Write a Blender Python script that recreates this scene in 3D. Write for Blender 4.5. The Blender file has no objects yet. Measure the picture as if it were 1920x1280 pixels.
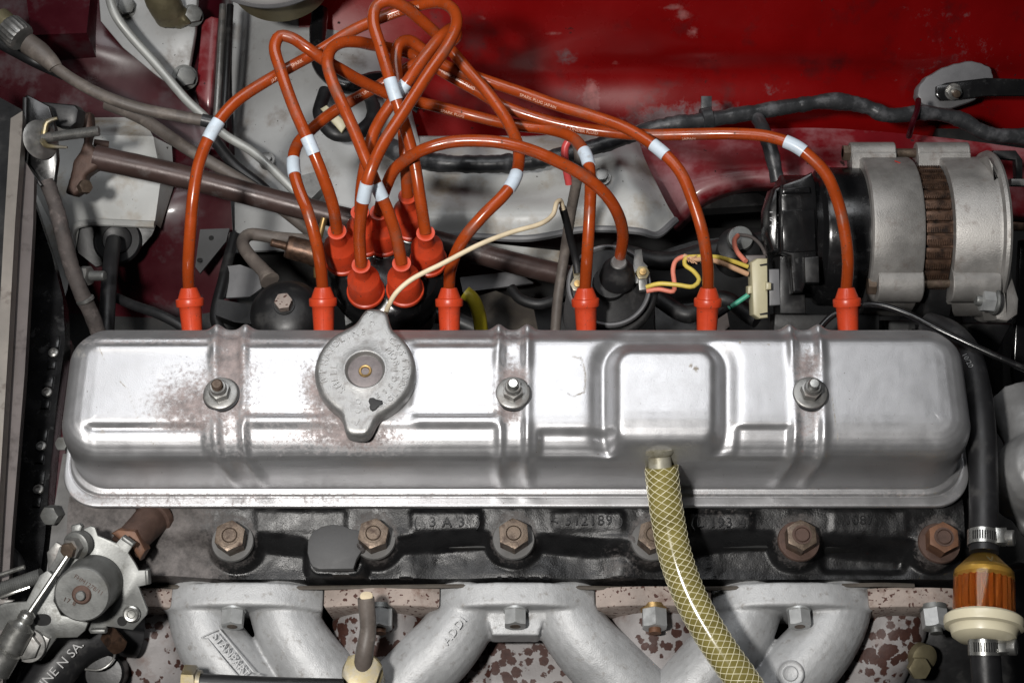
import bpy, bmesh, math, random
from mathutils import Vector, Matrix, noise
random.seed(7)
# ------------------------------------------------------------------ camera (all shapes below are in millimetres, K scales to metres)
K = 0.001
TILT = math.radians(25); DIST = 1100.0; FPX = DIST / 0.366
CT, ST = math.cos(TILT), math.sin(TILT)
CAM = Vector((0, -DIST * ST, DIST * CT))
scene = bpy.context.scene
cam_d = bpy.data.cameras.new('camera'); cam = bpy.data.objects.new('camera', cam_d)
scene.collection.objects.link(cam); scene.camera = cam
cam.location = CAM * K; cam.rotation_euler = (TILT, 0, 0)
cam_d.sensor_width = 36; cam_d.lens = 36 * FPX / 1920
cam_d.clip_start = 0.01; cam_d.clip_end = 50
# ------------------------------------------------------------------ light: garage, a flash left of the lens and ceiling soft boxes
world = bpy.data.worlds.new('World'); scene.world = world; world.use_nodes = True
world.node_tree.nodes['Background'].inputs[0].default_value = (0.80, 0.86, 1.0, 1)
world.node_tree.nodes['Background'].inputs[1].default_value = 0.008
def area(name, loc, target, sx, sy, power, col):
    d = bpy.data.lights.new(name, 'AREA'); d.shape = 'RECTANGLE'; d.size = sx; d.size_y = sy
    d.energy = power; d.color = col
    o = bpy.data.objects.new(name, d); scene.collection.objects.link(o)
    o.location = loc
    o.rotation_euler = (Vector(target) - Vector(loc)).to_track_quat('-Z', 'Y').to_euler()
    return o
fl = bpy.data.lights.new('flash_lamp', 'SPOT'); fl.energy = 57; fl.color = (1, .97, .93); fl.spot_size = math.radians(70); fl.spot_blend = 1.0; fl.shadow_soft_size = .045
flo = bpy.data.objects.new('flash_lamp', fl); scene.collection.objects.link(flo); flo.location = (-0.29, -0.42, 1.08)
flo.rotation_euler = (Vector((-.05, .0, -.05)) - flo.location).to_track_quat('-Z', 'Y').to_euler()
area('ceiling_softbox', (-0.12, 0.46, 1.10), (-.02, -0.03, 0), 0.95, 0.46, 6.0, (0.97, 0.98, 1))
scene.view_settings.view_transform = 'Standard'; scene.view_settings.look = 'None'
scene.view_settings.exposure = 0.32; scene.view_settings.gamma = 1
scene.cycles.max_bounces = 6
# ------------------------------------------------------------------ pixel <-> place
def at(px, py, z):
    d = Vector(((px - 960) / FPX, -(py - 640) / FPX * CT + ST, -(py - 640) / FPX * ST - CT))
    t = (z - CAM.z) / d.z
    return CAM + d * t
def proj(p):
    q = p - CAM
    x = q.x; y = q.y * CT + q.z * ST; w = q.y * ST - q.z * CT
    return 960 + x / w * FPX, 640 - y / w * FPX
def mmpx(px, py, z):
    q = at(px, py, z) - CAM
    return (q.y * ST - q.z * CT) / FPX
def P(l): return [at(*q) for q in l]
def ss(a, b, x):
    if a == b: return 1.0 if x >= a else 0.0
    t = max(0, min(1, (x - a) / (b - a))); return t * t * (3 - 2 * t)
def gau(x, s): return math.exp(-x * x / (2 * s * s))
def n3(x, y, z=0): return noise.noise(Vector((x, y, z)))
# ------------------------------------------------------------------ objects
root_of = {}; text_cache = {}
tmp_scene = bpy.data.scenes.new('workbench')
def thing(name, label, cat, loc, group=None):
    o = bpy.data.objects.new(name, None); scene.collection.objects.link(o)
    o.location = Vector(loc) * K; o['label'] = label; o['category'] = cat
    o.empty_display_size = 0.01
    if group: o['group'] = group
    root_of[o.name] = Vector(loc)
    return o
def tag(o, label, cat, group=None):
    o['label'] = label; o['category'] = cat
    if group: o['group'] = group
    return o
def link_mesh(name, me, mat, parent=None, angle=35, origin=None):
    o = bpy.data.objects.new(name, me); scene.collection.objects.link(o)
    for m in (mat if isinstance(mat, (list, tuple)) else [mat]): me.materials.append(M[m])
    if angle is not None:
        me.shade_smooth()
        me.set_sharp_from_angle(angle=math.radians(angle))
    if parent:
        org = root_of[parent.name]; o.parent = parent
    else:
        if origin is None:
            n = max(1, len(me.vertices)); s = Vector()
            for v in me.vertices: s += v.co
            s /= n; s.z = min(v.co.z for v in me.vertices)
            origin = s
        org = origin; o.location = org * K
    root_of[o.name] = org
    me.transform(Matrix.Scale(K, 4) @ Matrix.Translation(-org))
    return o
def frame(ax, hint=None):
    z = Vector(ax).normalized()
    h = Vector(hint) if hint is not None else (Vector((1, 0, 0)) if abs(z.x) < .9 else Vector((0, 1, 0)))
    x = (h - z * h.dot(z)).normalized()
    return x, z.cross(x), z
def crom(pts, step=3.0, radii=None):
    pts = [Vector(p) for p in pts]
    if len(pts) == 2: 
        n = max(1, int((pts[1] - pts[0]).length / step)); 
        out = [pts[0].lerp(pts[1], i / n) for i in range(n + 1)]
        rr = [(radii[0] + (radii[1] - radii[0]) * i / n) for i in range(n + 1)] if radii else None
        return out, rr
    e = [pts[0] * 2 - pts[1]] + pts + [pts[-1] * 2 - pts[-2]]
    out = []; rr = []
    for i in range(1, len(e) - 2):
        p0, p1, p2, p3 = e[i - 1:i + 3]
        # centripetal
        t1 = max(1e-6, (p1 - p0).length) ** .5; t2 = t1 + max(1e-6, (p2 - p1).length) ** .5; t3 = t2 + max(1e-6, (p3 - p2).length) ** .5
        n = max(2, int((p2 - p1).length / step))
        for k in range(n):
            t = t1 + (t2 - t1) * k / n
            a1 = p0 * ((t1 - t) / t1) + p1 * (t / t1)
            a2 = p1 * ((t2 - t) / (t2 - t1)) + p2 * ((t - t1) / (t2 - t1))
            a3 = p2 * ((t3 - t) / (t3 - t2)) + p3 * ((t - t2) / (t3 - t2))
            b1 = a1 * ((t2 - t) / t2) + a2 * (t / t2)
            b2 = a2 * ((t3 - t) / (t3 - t1)) + a3 * ((t - t1) / (t3 - t1))
            out.append(b1 * ((t2 - t) / (t2 - t1)) + b2 * ((t - t1) / (t2 - t1)))
            if radii: rr.append(radii[i - 1] + (radii[i] - radii[i - 1]) * k / n)
    out.append(pts[-1])
    if radii: rr.append(radii[-1])
    return out, (rr if radii else None)
def frames(path):
    fr = []; n = len(path); x = None
    for i in range(n):
        t = (path[min(i + 1, n - 1)] - path[max(i - 1, 0)]).normalized()
        if x is None: x, y, _ = frame(t, (0, 0, 1) if abs(t.z) < .9 else (0, -1, 0))
        else:
            x = (x - t * x.dot(t)).normalized()
        fr.append((x.copy(), t.cross(x), t))
    return fr
class MB:
    def __init__(s): s.v = []; s.f = []; s.mi = []
    def add(s, vs, fs, m=0):
        b = len(s.v); s.v += [Vector(v) for v in vs]; s.f += [tuple(b + i for i in f) for f in fs]; s.mi += [m] * len(fs); return s
    def rings(s, rs, cap0=True, cap1=True, m=0):
        n = len(rs[0]); vs = [p for r in rs for p in r]; fs = []
        for i in range(len(rs) - 1):
            for j in range(n):
                k = (j + 1) % n
                fs.append((i * n + j, i * n + k, (i + 1) * n + k, (i + 1) * n + j))
        if cap0: fs.append(tuple(reversed(range(n))))
        if cap1: fs.append(tuple(range((len(rs) - 1) * n, len(rs) * n)))
        return s.add(vs, fs, m)
    def tube(s, pts, r, sides=14, step=3.0, m=0, raw=False, cap=True, wob=0, sq=None):
        rad = list(r) if isinstance(r, (list, tuple)) else None
        if raw: path = [Vector(p) for p in pts]; rr = rad
        else: path, rr = crom(pts, step, rad)
        fr = frames(path); rs = []
        for i, (p, (x, y, t)) in enumerate(zip(path, fr)):
            q = rr[i] if rr else r
            if wob: q = q * (1 + wob * n3(p.x * .08, p.y * .08, p.z * .08) + wob * .6 * n3(p.x * .3, p.y * .3, p.z * .3))
            rs.append([p + (x * math.cos(a) + y * math.sin(a)) * q for a in (2 * math.pi * k / sides for k in range(sides))])
        return s.rings(rs, cap, cap, m)
    def lathe(s, prof, o, ax, segs=32, m=0, hint=None, cap0=True, cap1=True, wob=None):
        x, y, z = frame(ax, hint); o = Vector(o); rs = []
        for r, h in prof:
            rs.append([o + z * h + (x * math.cos(a) + y * math.sin(a)) * (r if not wob else r * wob(a, h)) for a in (2 * math.pi * k / segs for k in range(segs))])
        return s.rings(rs, cap0, cap1, m)
    def prism(s, pts, ax, h, bev=0.0, m=0, top_in=None):
        """pts: 3-D outline; extruded along ax by h with a small bevel at the far end"""
        z = Vector(ax).normalized(); pts = [Vector(p) for p in pts]; c = sum(pts, Vector()) / len(pts)
        n = len(pts)
        def inset(d):
            out = []
            for i in range(n):
                a, b, e = pts[i - 1], pts[i], pts[(i + 1) % n]
                d1 = (b - a).normalized(); d2 = (e - b).normalized()
                m1 = z.cross(d1); m2 = z.cross(d2); mm = m1 + m2
                if mm.length < 1e-4: mm = m1
                mm.normalize(); k = max(.4, mm.dot(m1))
                out.append(b + mm * (d / k))
            return out
        # orientation
        area_ = sum(((pts[i] - c).cross(pts[(i + 1) % n] - c)).dot(z) for i in range(n))
        if area_ < 0: pts.reverse()
        if bev <= 0: return s.rings([pts, [p + z * h for p in pts]], True, True, m)
        i1 = inset(bev)
        return s.rings([pts, [p + z * (h - bev) for p in pts], [p + z * (h - bev * .3) + (q - p) * .35 for p, q in zip(pts, i1)], [p + z * h for p in i1]], True, True, m)
    def box(s, c, size, R=None, bev=0.0, m=0):
        x, y, z = R if R else (Vector((1, 0, 0)), Vector((0, 1, 0)), Vector((0, 0, 1)))
        c = Vector(c); a, b, h = size
        o = [c - z * h / 2 + x * (i * a / 2) + y * (j * b / 2) for i, j in ((-1, -1), (1, -1), (1, 1), (-1, 1))]
        return s.prism(o, z, h, bev, m)
    def hexa(s, o, ax, af, h, hint=None, m=0, rot=0, hole=0):
        x, y, z = frame(ax, hint); o = Vector(o); R = af / math.sqrt(3)
        def ring(r, hh): return [o + z * hh + (x * math.cos(a) + y * math.sin(a)) * r for a in (math.radians(rot) + math.pi / 3 * k for k in range(6))]
        def cir(r, hh):
            return [o + z * hh + (x * math.cos(a) + y * math.sin(a)) * r for a in (math.radians(rot) + math.pi / 12 * k for k in range(24))]
        def hex24(hh, inset):
            out = []
            for k in range(24):
                a = math.pi / 12 * k; r = af / 2 / math.cos(((a + math.pi/6) % (math.pi / 3)) - math.pi / 6) if False else af / 2 / math.cos((a % (math.pi / 3)) - math.pi / 6)
                dz = max(0, (r - af / 2)) * .55
                out.append(o + z * (hh - dz * inset) + (x * math.cos(a + math.radians(rot)) + y * math.sin(a + math.radians(rot))) * r)
            return out
        return s.rings([hex24(0, 0), hex24(h, 1), cir(af / 2 * .95, h)], True, True, m)
    def build(s, name, mat, parent=None, angle=35, origin=None):
        me = bpy.data.meshes.new(name); me.from_pydata(s.v, [], s.f); 
        if any(s.mi):
            me.polygons.foreach_set('material_index', s.mi)
        me.update()
        bm = bmesh.new(); bm.from_mesh(me); bmesh.ops.recalc_face_normals(bm, faces=bm.faces); bm.to_mesh(me); bm.free()
        return link_mesh(name, me, mat, parent, angle, origin)
    def cast(s, name, mat, parent=None, voxel=1.6, it=4, bump=0.0, bsc=.12, angle=60, fac=.5):
        """welds everything into one casting with soft fillets"""
        me = bpy.data.meshes.new('t'); me.from_pydata(s.v, [], s.f); me.update()
        bm = bmesh.new(); bm.from_mesh(me); bmesh.ops.recalc_face_normals(bm, faces=bm.faces); bm.to_mesh(me); bm.free()
        o = bpy.data.objects.new('t', me); tmp_scene.collection.objects.link(o)
        r = o.modifiers.new('r', 'REMESH'); r.mode = 'VOXEL'; r.voxel_size = voxel
        if it: sm = o.modifiers.new('s', 'SMOOTH'); sm.factor = fac; sm.iterations = it
        vl = tmp_scene.view_layers[0]; vl.update(); dg = vl.depsgraph; dg.update()
        e = o.evaluated_get(dg); out = bpy.data.meshes.new_from_object(e); out.name = name
        bpy.data.objects.remove(o); bpy.data.meshes.remove(me)
        if bump:
            nm = [v.normal.copy() for v in out.vertices]
            for v, vn in zip(out.vertices, nm):
                c = v.co.copy(); v.co = c + vn * bump * (n3(c.x * bsc, c.y * bsc, c.z * bsc) + .5 * n3(c.x * bsc * 3, c.y * bsc * 3, c.z * bsc * 3))
        return link_mesh(name, out, mat, parent, angle)
def grid(rows, nu, nv, fn=None, thick=0, nrm=None):
    """smooth sheet through rows of places (each row equally long)"""
    rr = []
    for r in rows:
        path, _ = crom(r, 1e9); rr.append(r)
    def samp(l, t):
        n = len(l) - 1; x = t * n; i = min(n - 1, int(x)); f = x - i
        p0 = l[i - 1] if i > 0 else l[0] * 2 - l[1]; p1 = l[i]; p2 = l[i + 1]; p3 = l[i + 2] if i + 2 <= n else l[n] * 2 - l[n - 1]
        return .5 * ((2 * p1) + (p2 - p0) * f + (2 * p0 - 5 * p1 + 4 * p2 - p3) * f * f + (3 * p1 - p0 - 3 * p2 + p3) * f ** 3)
    vs = []; fs = []
    for a in range(nv + 1):
        for b in range(nu + 1):
            col = [samp(r, b / nu) for r in rows]
            p = samp(col, a / nv)
            if fn: p = fn(p, b / nu, a / nv)
            vs.append(p)
    w = nu + 1
    for a in range(nv):
        for b in range(nu): fs.append((a * w + b, a * w + b + 1, (a + 1) * w + b + 1, (a + 1) * w + b))
    mb = MB(); mb.add(vs, fs)
    if thick:
        n = len(vs); mb.v += [v + Vector((0, 0, -thick)) for v in vs]; mb.f += [tuple(n + i for i in reversed(f)) for f in fs]; mb.mi += [0] * len(fs)
        edge = list(range(w)) + [a * w + nu for a in range(1, nv + 1)] + [nv * w + b for b in range(nu - 1, -1, -1)] + [a * w for a in range(nv - 1, 0, -1)]
        for i in range(len(edge)):
            a, b = edge[i], edge[(i + 1) % len(edge)]; mb.f.append((a, b, n + b, n + a)); mb.mi.append(0)
    return mb
def text_mesh(body, size, extrude, spacing=1.0):
    key = (body, size, extrude, spacing)
    if key in text_cache: return text_cache[key]
    cu = bpy.data.curves.new('t', 'FONT'); cu.body = body; cu.size = size; cu.extrude = extrude; cu.align_x = 'CENTER'; cu.align_y = 'CENTER'; cu.space_character = spacing; cu.resolution_u = 3
    o = bpy.data.objects.new('t', cu); tmp_scene.collection.objects.link(o)
    vl = tmp_scene.view_layers[0]; vl.update(); dg = vl.depsgraph; dg.update()
    me = bpy.data.meshes.new_from_object(o.evaluated_get(dg)); vs = [v.co.copy() for v in me.vertices]; fs = [tuple(p.vertices) for p in me.polygons]
    bpy.data.objects.remove(o); bpy.data.curves.remove(cu); bpy.data.meshes.remove(me)
    text_cache[key] = (vs, fs)
    return vs, fs
def flat_text(mb, body, size, o, xdir, ndir, ext=.3, spacing=1.0, sy=1.0):
    vs, fs = text_mesh(body, size, ext, spacing); z = Vector(ndir).normalized(); x = Vector(xdir); x = (x - z * x.dot(z)).normalized(); y = z.cross(x)
    mb.add([Vector(o) + x * v.x + y * v.y * sy + z * v.z for v in vs], fs); return mb
# ------------------------------------------------------------------ materials
M = {}
def pm(name, col, rough=.5, metal=0.0, var=.12, vs=60, bump=0.0, bs=300, col2=None, t2=(.5, .62), s2=40, rough2=None, metal2=None, det2=6, spots=None, ssc=200, st=.12, coat=0, attr=None, attr_col=None, attr_lo=.35, attr_sc=900, spec=.5, rvar=.1, trans=0, ior=1.45, aniso=None, edge=None, fine=0):
    m = bpy.data.materials.new(name); m.use_nodes = True; M[name] = m
    nt = m.node_tree; N = nt.nodes; L = nt.links; b = N['Principled BSDF']
    tc = N.new('ShaderNodeTexCoord'); 
    def nz(sc, det=4, ro=.6, dim=None):
        n = N.new('ShaderNodeTexNoise'); n.inputs['Scale'].default_value = sc; n.inputs['Detail'].default_value = det; n.inputs['Roughness'].default_value = ro
        L.new(tc.outputs['Object'], n.inputs['Vector']); return n
    def mr(src, a, c, d, e):
        n = N.new('ShaderNodeMapRange'); n.inputs[1].default_value = a; n.inputs[2].default_value = c; n.inputs[3].default_value = d; n.inputs[4].default_value = e; L.new(src, n.inputs[0]); return n.outputs[0]
    def mix(f, a, c):
        n = N.new('ShaderNodeMix'); n.data_type = 'RGBA'; L.new(f, n.inputs[0])
        for i, v in ((6, a), (7, c)):
            if isinstance(v, (tuple, list)): n.inputs[i].default_value = (*v[:3], 1)
            else: L.new(v, n.inputs[i])
        return n.outputs[2]
    def fmix(f, a, c):
        n = N.new('ShaderNodeMix'); n.data_type = 'FLOAT'; L.new(f, n.inputs[0])
        for i, v in ((2, a), (3, c)):
            if isinstance(v, (int, float)): n.inputs[i].default_value = v
            else: L.new(v, n.inputs[i])
        return n.outputs[0]
    n1 = nz(vs, 6); f1 = mr(n1.outputs[0], .25, .75, 0, 1)
    cur = mix(f1, tuple(c * (1 - var) for c in col), tuple(min(1, c * (1 + var)) for c in col))
    rg = mr(n1.outputs[0], .3, .7, max(.02, rough - rvar), min(1, rough + rvar)); mt = metal
    if fine:
        nf = nz(1500, 2); cur = mix(mr(nf.outputs[0], .6, .75, 0, fine), cur, tuple(c * .45 for c in col))
    if col2:
        n2 = nz(s2, det2, .65); f2 = mr(n2.outputs[0], t2[0], t2[1], 0, 1); cur = mix(f2, cur, col2)
        if rough2 is not None: rg = fmix(f2, rg, rough2)
        if metal2 is not None: mt = fmix(f2, mt, metal2)
    if spots:
        vo = N.new('ShaderNodeTexNoise'); vo.inputs['Scale'].default_value = ssc; vo.inputs['Detail'].default_value = 3; vo.inputs['Roughness'].default_value = .45; L.new(tc.outputs['Object'], vo.inputs['Vector'])
        f3 = mr(vo.outputs[0], st, st + .015, 0, 1); cur = mix(f3, cur, spots); rg = fmix(f3, rg, .85)
        mt = fmix(f3, mt, 0.0)
    if attr:
        for nm, acol, lo, asc, arough in attr:
            an = N.new('ShaderNodeAttribute'); an.attribute_name = nm
            na = nz(asc, 8, .8)
            sm = N.new('ShaderNodeMath'); sm.operation = 'MULTIPLY_ADD'; L.new(na.outputs[0], sm.inputs[0]); sm.inputs[1].default_value = 1.5; L.new(an.outputs['Fac'], sm.inputs[2])
            fa = mr(sm.outputs[0], lo + 1.0, lo + 1.34, 0, .82)
            nc = nz(asc * .35, 9, .75)
            ac = mix(mr(nc.outputs[0], .35, .66, 0, 1), tuple(c * .42 for c in acol), tuple(c * 1.35 for c in acol))
            cur = mix(fa, cur, ac); rg = fmix(fa, rg, arough); mt = fmix(fa, mt, 0.0)
    L.new(cur, b.inputs['Base Color']); L.new(rg, b.inputs['Roughness'])
    if isinstance(mt, (int, float)): b.inputs['Metallic'].default_value = mt
    else: L.new(mt, b.inputs['Metallic'])
    b.inputs['Coat Weight'].default_value = coat; b.inputs['Coat Roughness'].default_value = .12
    b.inputs['Specular IOR Level'].default_value = spec
    b.inputs['Transmission Weight'].default_value = trans; b.inputs['IOR'].default_value = ior
    if bump:
        nb = nz(bs, 5, .6); bp = N.new('ShaderNodeBump'); bp.inputs['Strength'].default_value = bump; bp.inputs['Distance'].default_value = .0006
        L.new(nb.outputs[0], bp.inputs['Height']); L.new(bp.outputs[0], b.inputs['Normal'])
    return m
DIRT = (.20, .15, .14)
pm('silver_paint', (.47, .47, .48), .40, .82, var=.06, vs=70, bump=.16, bs=1100, attr=[('dirt', DIRT, .0, 330, .8), ('stain', (.20, .16, .10), .12, 700, .6)], rvar=.05, fine=.25, spots=(.12, .10, .09), ssc=520, st=.745)
pm('cap_alloy', (.29, .288, .283), .38, .72, var=.16, vs=120, bump=.35, bs=1200, col2=(.18, .17, .165), t2=(.5, .75), s2=160, rough2=.55, metal2=.5)
pm('bright_steel', (.42, .42, .40), .30, .9, var=.12, vs=120, bump=.05, bs=900)
pm('zinc', (.16, .163, .158), .48, .62, var=.3, vs=70, bump=.15, bs=700, col2=(.07, .066, .055), t2=(.54, .74), s2=60, rough2=.6)
pm('dull_steel', (.22, .218, .21), .42, .75, var=.2, vs=130, bump=.1, bs=700, col2=(.14, .12, .11), t2=(.52, .7), s2=70, rough2=.7, metal2=.2)
pm('yellow_zinc', (.23, .19, .105), .45, .7, var=.2, vs=100, bump=.06, bs=600, col2=(.22, .20, .16), t2=(.45, .6), s2=60)
pm('brass', (.42, .28, .12), .4, .85, var=.2, vs=120, bump=.06)
pm('rusty_steel', (.115, .086, .064), .40, .6, var=.4, vs=140, bump=.3, bs=600, col2=(.05, .03, .022), t2=(.52, .68), s2=120, rough2=.8, metal2=.1)
pm('recess_mauve', (.17, .15, .15), .55, .5, var=.3, vs=300, bump=.4, bs=1500)
pm('bright_zinc', (.42, .43, .43), .42, .55, var=.12, vs=150, bump=.06, bs=900)
pm('pad_grey', (.055, .055, .056), .6, 0, var=.15, vs=60, bump=.2, bs=500)
pm('washer_grey', (.10, .098, .096), .6, .2, var=.3, vs=90, bump=.2, bs=500)
pm('rust_dark', (.075, .045, .035), .6, .35, var=.35, vs=120, bump=.35, bs=600)
pm('rust_orange', (.13, .062, .034), .6, .25, var=.35, vs=90, bump=.25, bs=500, col2=(.07, .035, .024), t2=(.5, .65), s2=70)
pm('brown_tube', (.055, .034, .030), .38, .15, var=.3, vs=35, bump=.25, bs=250, col2=(.16, .15, .145), t2=(.58, .72), s2=30, rough2=.35, metal2=.5)
pm('head_black', (.0075, .0075, .008), .38, 0, var=.4, vs=70, bump=.45, bs=800, attr=[('grime', (.12, .108, .104), .0, 300, .85)], rvar=.14)
pm('gloss_black', (.007, .007, .0075), .22, 0, var=.2, vs=50, bump=.05, bs=300, col2=(.03, .03, .03), t2=(.58, .75), s2=90, rough2=.5)
pm('satin_black', (.009, .009, .0095), .40, 0, var=.3, vs=50, bump=.12, bs=300, col2=(.03, .029, .028), t2=(.55, .75), s2=50, rough2=.6)
pm('dusty_black', (.011, .011, .0115), .5, 0, var=.35, vs=40, bump=.2, bs=300, col2=(.036, .034, .033), t2=(.53, .73), s2=60, rough2=.8)
pm('rubber', (.012, .012, .013), .48, 0, var=.3, vs=60, bump=.14, bs=350, col2=(.04, .039, .038), t2=(.55, .75), s2=60, rough2=.75)
pm('block_brown', (.035, .028, .022), .6, 0, var=.5, vs=40, bump=.4, bs=150, col2=(.07, .06, .045), t2=(.5, .7), s2=45)
pm('deep_black', (.006, .006, .006), .8, 0, var=.3)
pm('block_black', (.006, .006, .006), .6, 0, var=.5, vs=30, bump=.4, bs=150, col2=(.02, .018, .016), t2=(.55, .7), s2=35)
pm('tape_black', (.028, .029, .031), .38, 0, var=.35, vs=60, bump=.5, bs=220, col2=(.085, .085, .09), t2=(.52, .7), s2=60)
pm('orange_lead', (.27, .041, .0065), .24, 0, var=.2, vs=60, bump=.06, bs=300, col2=(.17, .052, .026), t2=(.52, .70), s2=45, rough2=.5, spots=(.08, .035, .02), ssc=420, st=.69)
pm('orange_boot', (.48, .048, .015), .38, 0, var=.18, vs=60, bump=.08, bs=300, col2=(.28, .042, .02), t2=(.53, .73), s2=70, rough2=.6, spots=(.14, .03, .014), ssc=500, st=.69, rvar=.08)
pm('marker_white', (.48, .55, .62), .4, 0, var=.08, vs=80, col2=(.36, .38, .40), t2=(.56, .75), s2=150)
pm('print_white', (.62, .42, .33), .6, 0)
pm('print_grey', (.35, .35, .35), .6, 0)
pm('cream_wire', (.62, .52, .36), .45, 0, var=.12, vs=120)
pm('yellow_wire', (.55, .42, .08), .45, 0, var=.15, vs=150)
pm('pink_wire', (.6, .19, .13), .5, 0, var=.15, vs=150)
pm('tan_wire', (.5, .3, .18), .5, 0, var=.15, vs=150)
pm('green_wire', (.05, .3, .2), .45, 0)
pm('red_wire', (.5, .06, .06), .4, 0, var=.1)
pm('red_paint', (.165, .0018, .0022), .28, 0, var=.25, vs=9, bump=.05, bs=90, col2=(.045, .003, .004), t2=(.55, .75), s2=20, rough2=.5, spots=(.02, .004, .004), ssc=150, st=.73, attr=[('scuff', (.30, .10, .095), .0, 160, .6), ('dust', (.13, .11, .115), .0, 90, .75)], coat=.15, rvar=.1, spec=.4)
pm('red_dusty', (.15, .006, .010), .38, 0, var=.35, vs=14, bump=.08, bs=120, col2=(.27, .12, .13), t2=(.46, .68), s2=20, rough2=.7, spots=(.03, .008, .008), ssc=160, st=.72, coat=.15)
pm('maroon_paint', (.036, .002, .005), .32, 0, var=.4, vs=12, bump=.06, bs=120, col2=(.05, .036, .04), t2=(.5, .72), s2=20, rough2=.65, coat=.2)
pm('grey_paint', (.33, .335, .335), .36, 0, var=.22, vs=12, bump=.15, bs=120, col2=(.17, .145, .125), t2=(.52, .72), s2=26, rough2=.7, spots=(.05, .045, .04), ssc=350, st=.73)
pm('light_grey_paint', (.40, .405, .395), .42, 0, var=.2, vs=14, bump=.2, bs=90, col2=(.27, .225, .17), t2=(.5, .7), s2=26, rough2=.7, spots=(.05, .045, .04), ssc=320, st=.735)
pm('mauve_metal', (.10, .086, .083), .5, .1, var=.25, vs=20, bump=.12, bs=200, col2=(.04, .032, .03), t2=(.58, .75), s2=50)
pm('beige_metal', (.21, .19, .17), .45, .35, var=.25, vs=25, bump=.1, bs=200, col2=(.08, .06, .05), t2=(.6, .75), s2=60)
pm('alloy_cast', (.35, .355, .36), .52, .3, var=.16, vs=45, bump=.45, bs=900, col2=(.22, .21, .20), t2=(.56, .74), s2=170, rough2=.65, rvar=.1, fine=.2)
pm('alternator_alloy', (.28, .27, .257), .46, .55, var=.22, vs=60, bump=.45, bs=1000, col2=(.17, .145, .13), t2=(.56, .76), s2=80, rough2=.6, fine=.3)
pm('pale_alloy', (.26, .26, .26), .42, .5, var=.12, vs=40, bump=.25, bs=500)
pm('copper_brown', (.105, .062, .042), .42, .65, var=.4, vs=180, bump=.2, bs=500, col2=(.03, .022, .019), t2=(.48, .66), s2=140)
pm('speckled_iron', (.235, .222, .22), .6, .1, var=.25, vs=40, bump=.35, bs=500, col2=(.17, .135, .125), t2=(.54, .72), s2=60)
def rust_blobs(m):
    nt = m.node_tree; N = nt.nodes; L = nt.links; b = N['Principled BSDF']; src = b.inputs['Base Color'].links[0].from_socket
    tc = N.new('ShaderNodeTexCoord')
    def nz(sc, det):
        n = N.new('ShaderNodeTexNoise'); n.inputs['Scale'].default_value = sc; n.inputs['Detail'].default_value = det; L.new(tc.outputs['Object'], n.inputs['Vector']); return n
    w = nz(420, 3); ad = N.new('ShaderNodeVectorMath'); ad.operation = 'MULTIPLY_ADD'; L.new(w.outputs['Color'], ad.inputs[0]); ad.inputs[1].default_value = (.004, .004, .004); L.new(tc.outputs['Object'], ad.inputs[2])
    v = N.new('ShaderNodeTexVoronoi'); v.inputs['Scale'].default_value = 150; L.new(ad.outputs[0], v.inputs['Vector'])
    lo = nz(34, 3); th = N.new('ShaderNodeMapRange'); th.inputs[1].default_value = .38; th.inputs[2].default_value = .66; th.inputs[3].default_value = .16; th.inputs[4].default_value = .70; L.new(lo.outputs[0], th.inputs[0])
    sb = N.new('ShaderNodeMath'); sb.operation = 'SUBTRACT'; L.new(th.outputs[0], sb.inputs[0]); L.new(v.outputs['Distance'], sb.inputs[1])
    f = N.new('ShaderNodeMapRange'); f.inputs[1].default_value = -.02; f.inputs[2].default_value = .05; L.new(sb.outputs[0], f.inputs[0])
    rc = nz(300, 4); rm = N.new('ShaderNodeMix'); rm.data_type = 'RGBA'; rm.inputs[6].default_value = (.022, .008, .0065, 1); rm.inputs[7].default_value = (.065, .026, .018, 1); L.new(rc.outputs[0], rm.inputs[0])
    mx = N.new('ShaderNodeMix'); mx.data_type = 'RGBA'; L.new(f.outputs[0], mx.inputs[0]); L.new(src, mx.inputs[6]); L.new(rm.outputs[2], mx.inputs[7]); L.new(mx.outputs[2], b.inputs['Base Color'])
rust_blobs(M['speckled_iron'])
pm('tan_iron', (.26, .215, .19), .7, .05, var=.3, vs=60, bump=.5, bs=500, col2=(.15, .10, .08), t2=(.52, .7), s2=90, spots=(.06, .026, .02), ssc=330, st=.61)
pm('gasket', (.07, .06, .05), .7, .1, var=.4, vs=80)
pm('pvc_yellow', (.175, .148, .045), .16, 0, var=.3, vs=50, col2=(.08, .065, .022), t2=(.5, .7), s2=45, coat=.6)
pm('braid_white', (.58, .54, .37), .4, 0, var=.2)
pm('filter_plastic', (.96, .86, .56), .08, 0, var=.03, trans=1.0, ior=1.28, rvar=.03)
pm('filter_paper', (.46, .13, .035), .6, 0, var=.2, vs=50)
pm('filter_gold', (.75, .55, .24), .4, .3, var=.1)
pm('cream_plastic', (.60, .55, .40), .35, 0, var=.06, vs=40, coat=.2)
pm('connector_cream', (.40, .365, .24), .42, 0, var=.12, vs=60, col2=(.28, .25, .19), t2=(.6, .75), s2=60)
pm('olive_brass', (.19, .165, .10), .45, .6, var=.25, vs=60, bump=.1, col2=(.11, .085, .06), t2=(.55, .7), s2=60)
pm('pipe_cream', (.30, .285, .23), .5, .35, var=.2, vs=60, bump=.15, col2=(.14, .12, .07), t2=(.55, .72), s2=70)
pm('pipe_grey', (.33, .335, .32), .42, .3, var=.15, vs=50, bump=.06, col2=(.2, .15, .12), t2=(.6, .75), s2=40)
pm('cable_dirty', (.10, .084, .074), .52, 0, var=.35, vs=50, bump=.25, bs=250, col2=(.21, .18, .155), t2=(.5, .7), s2=45)
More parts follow.
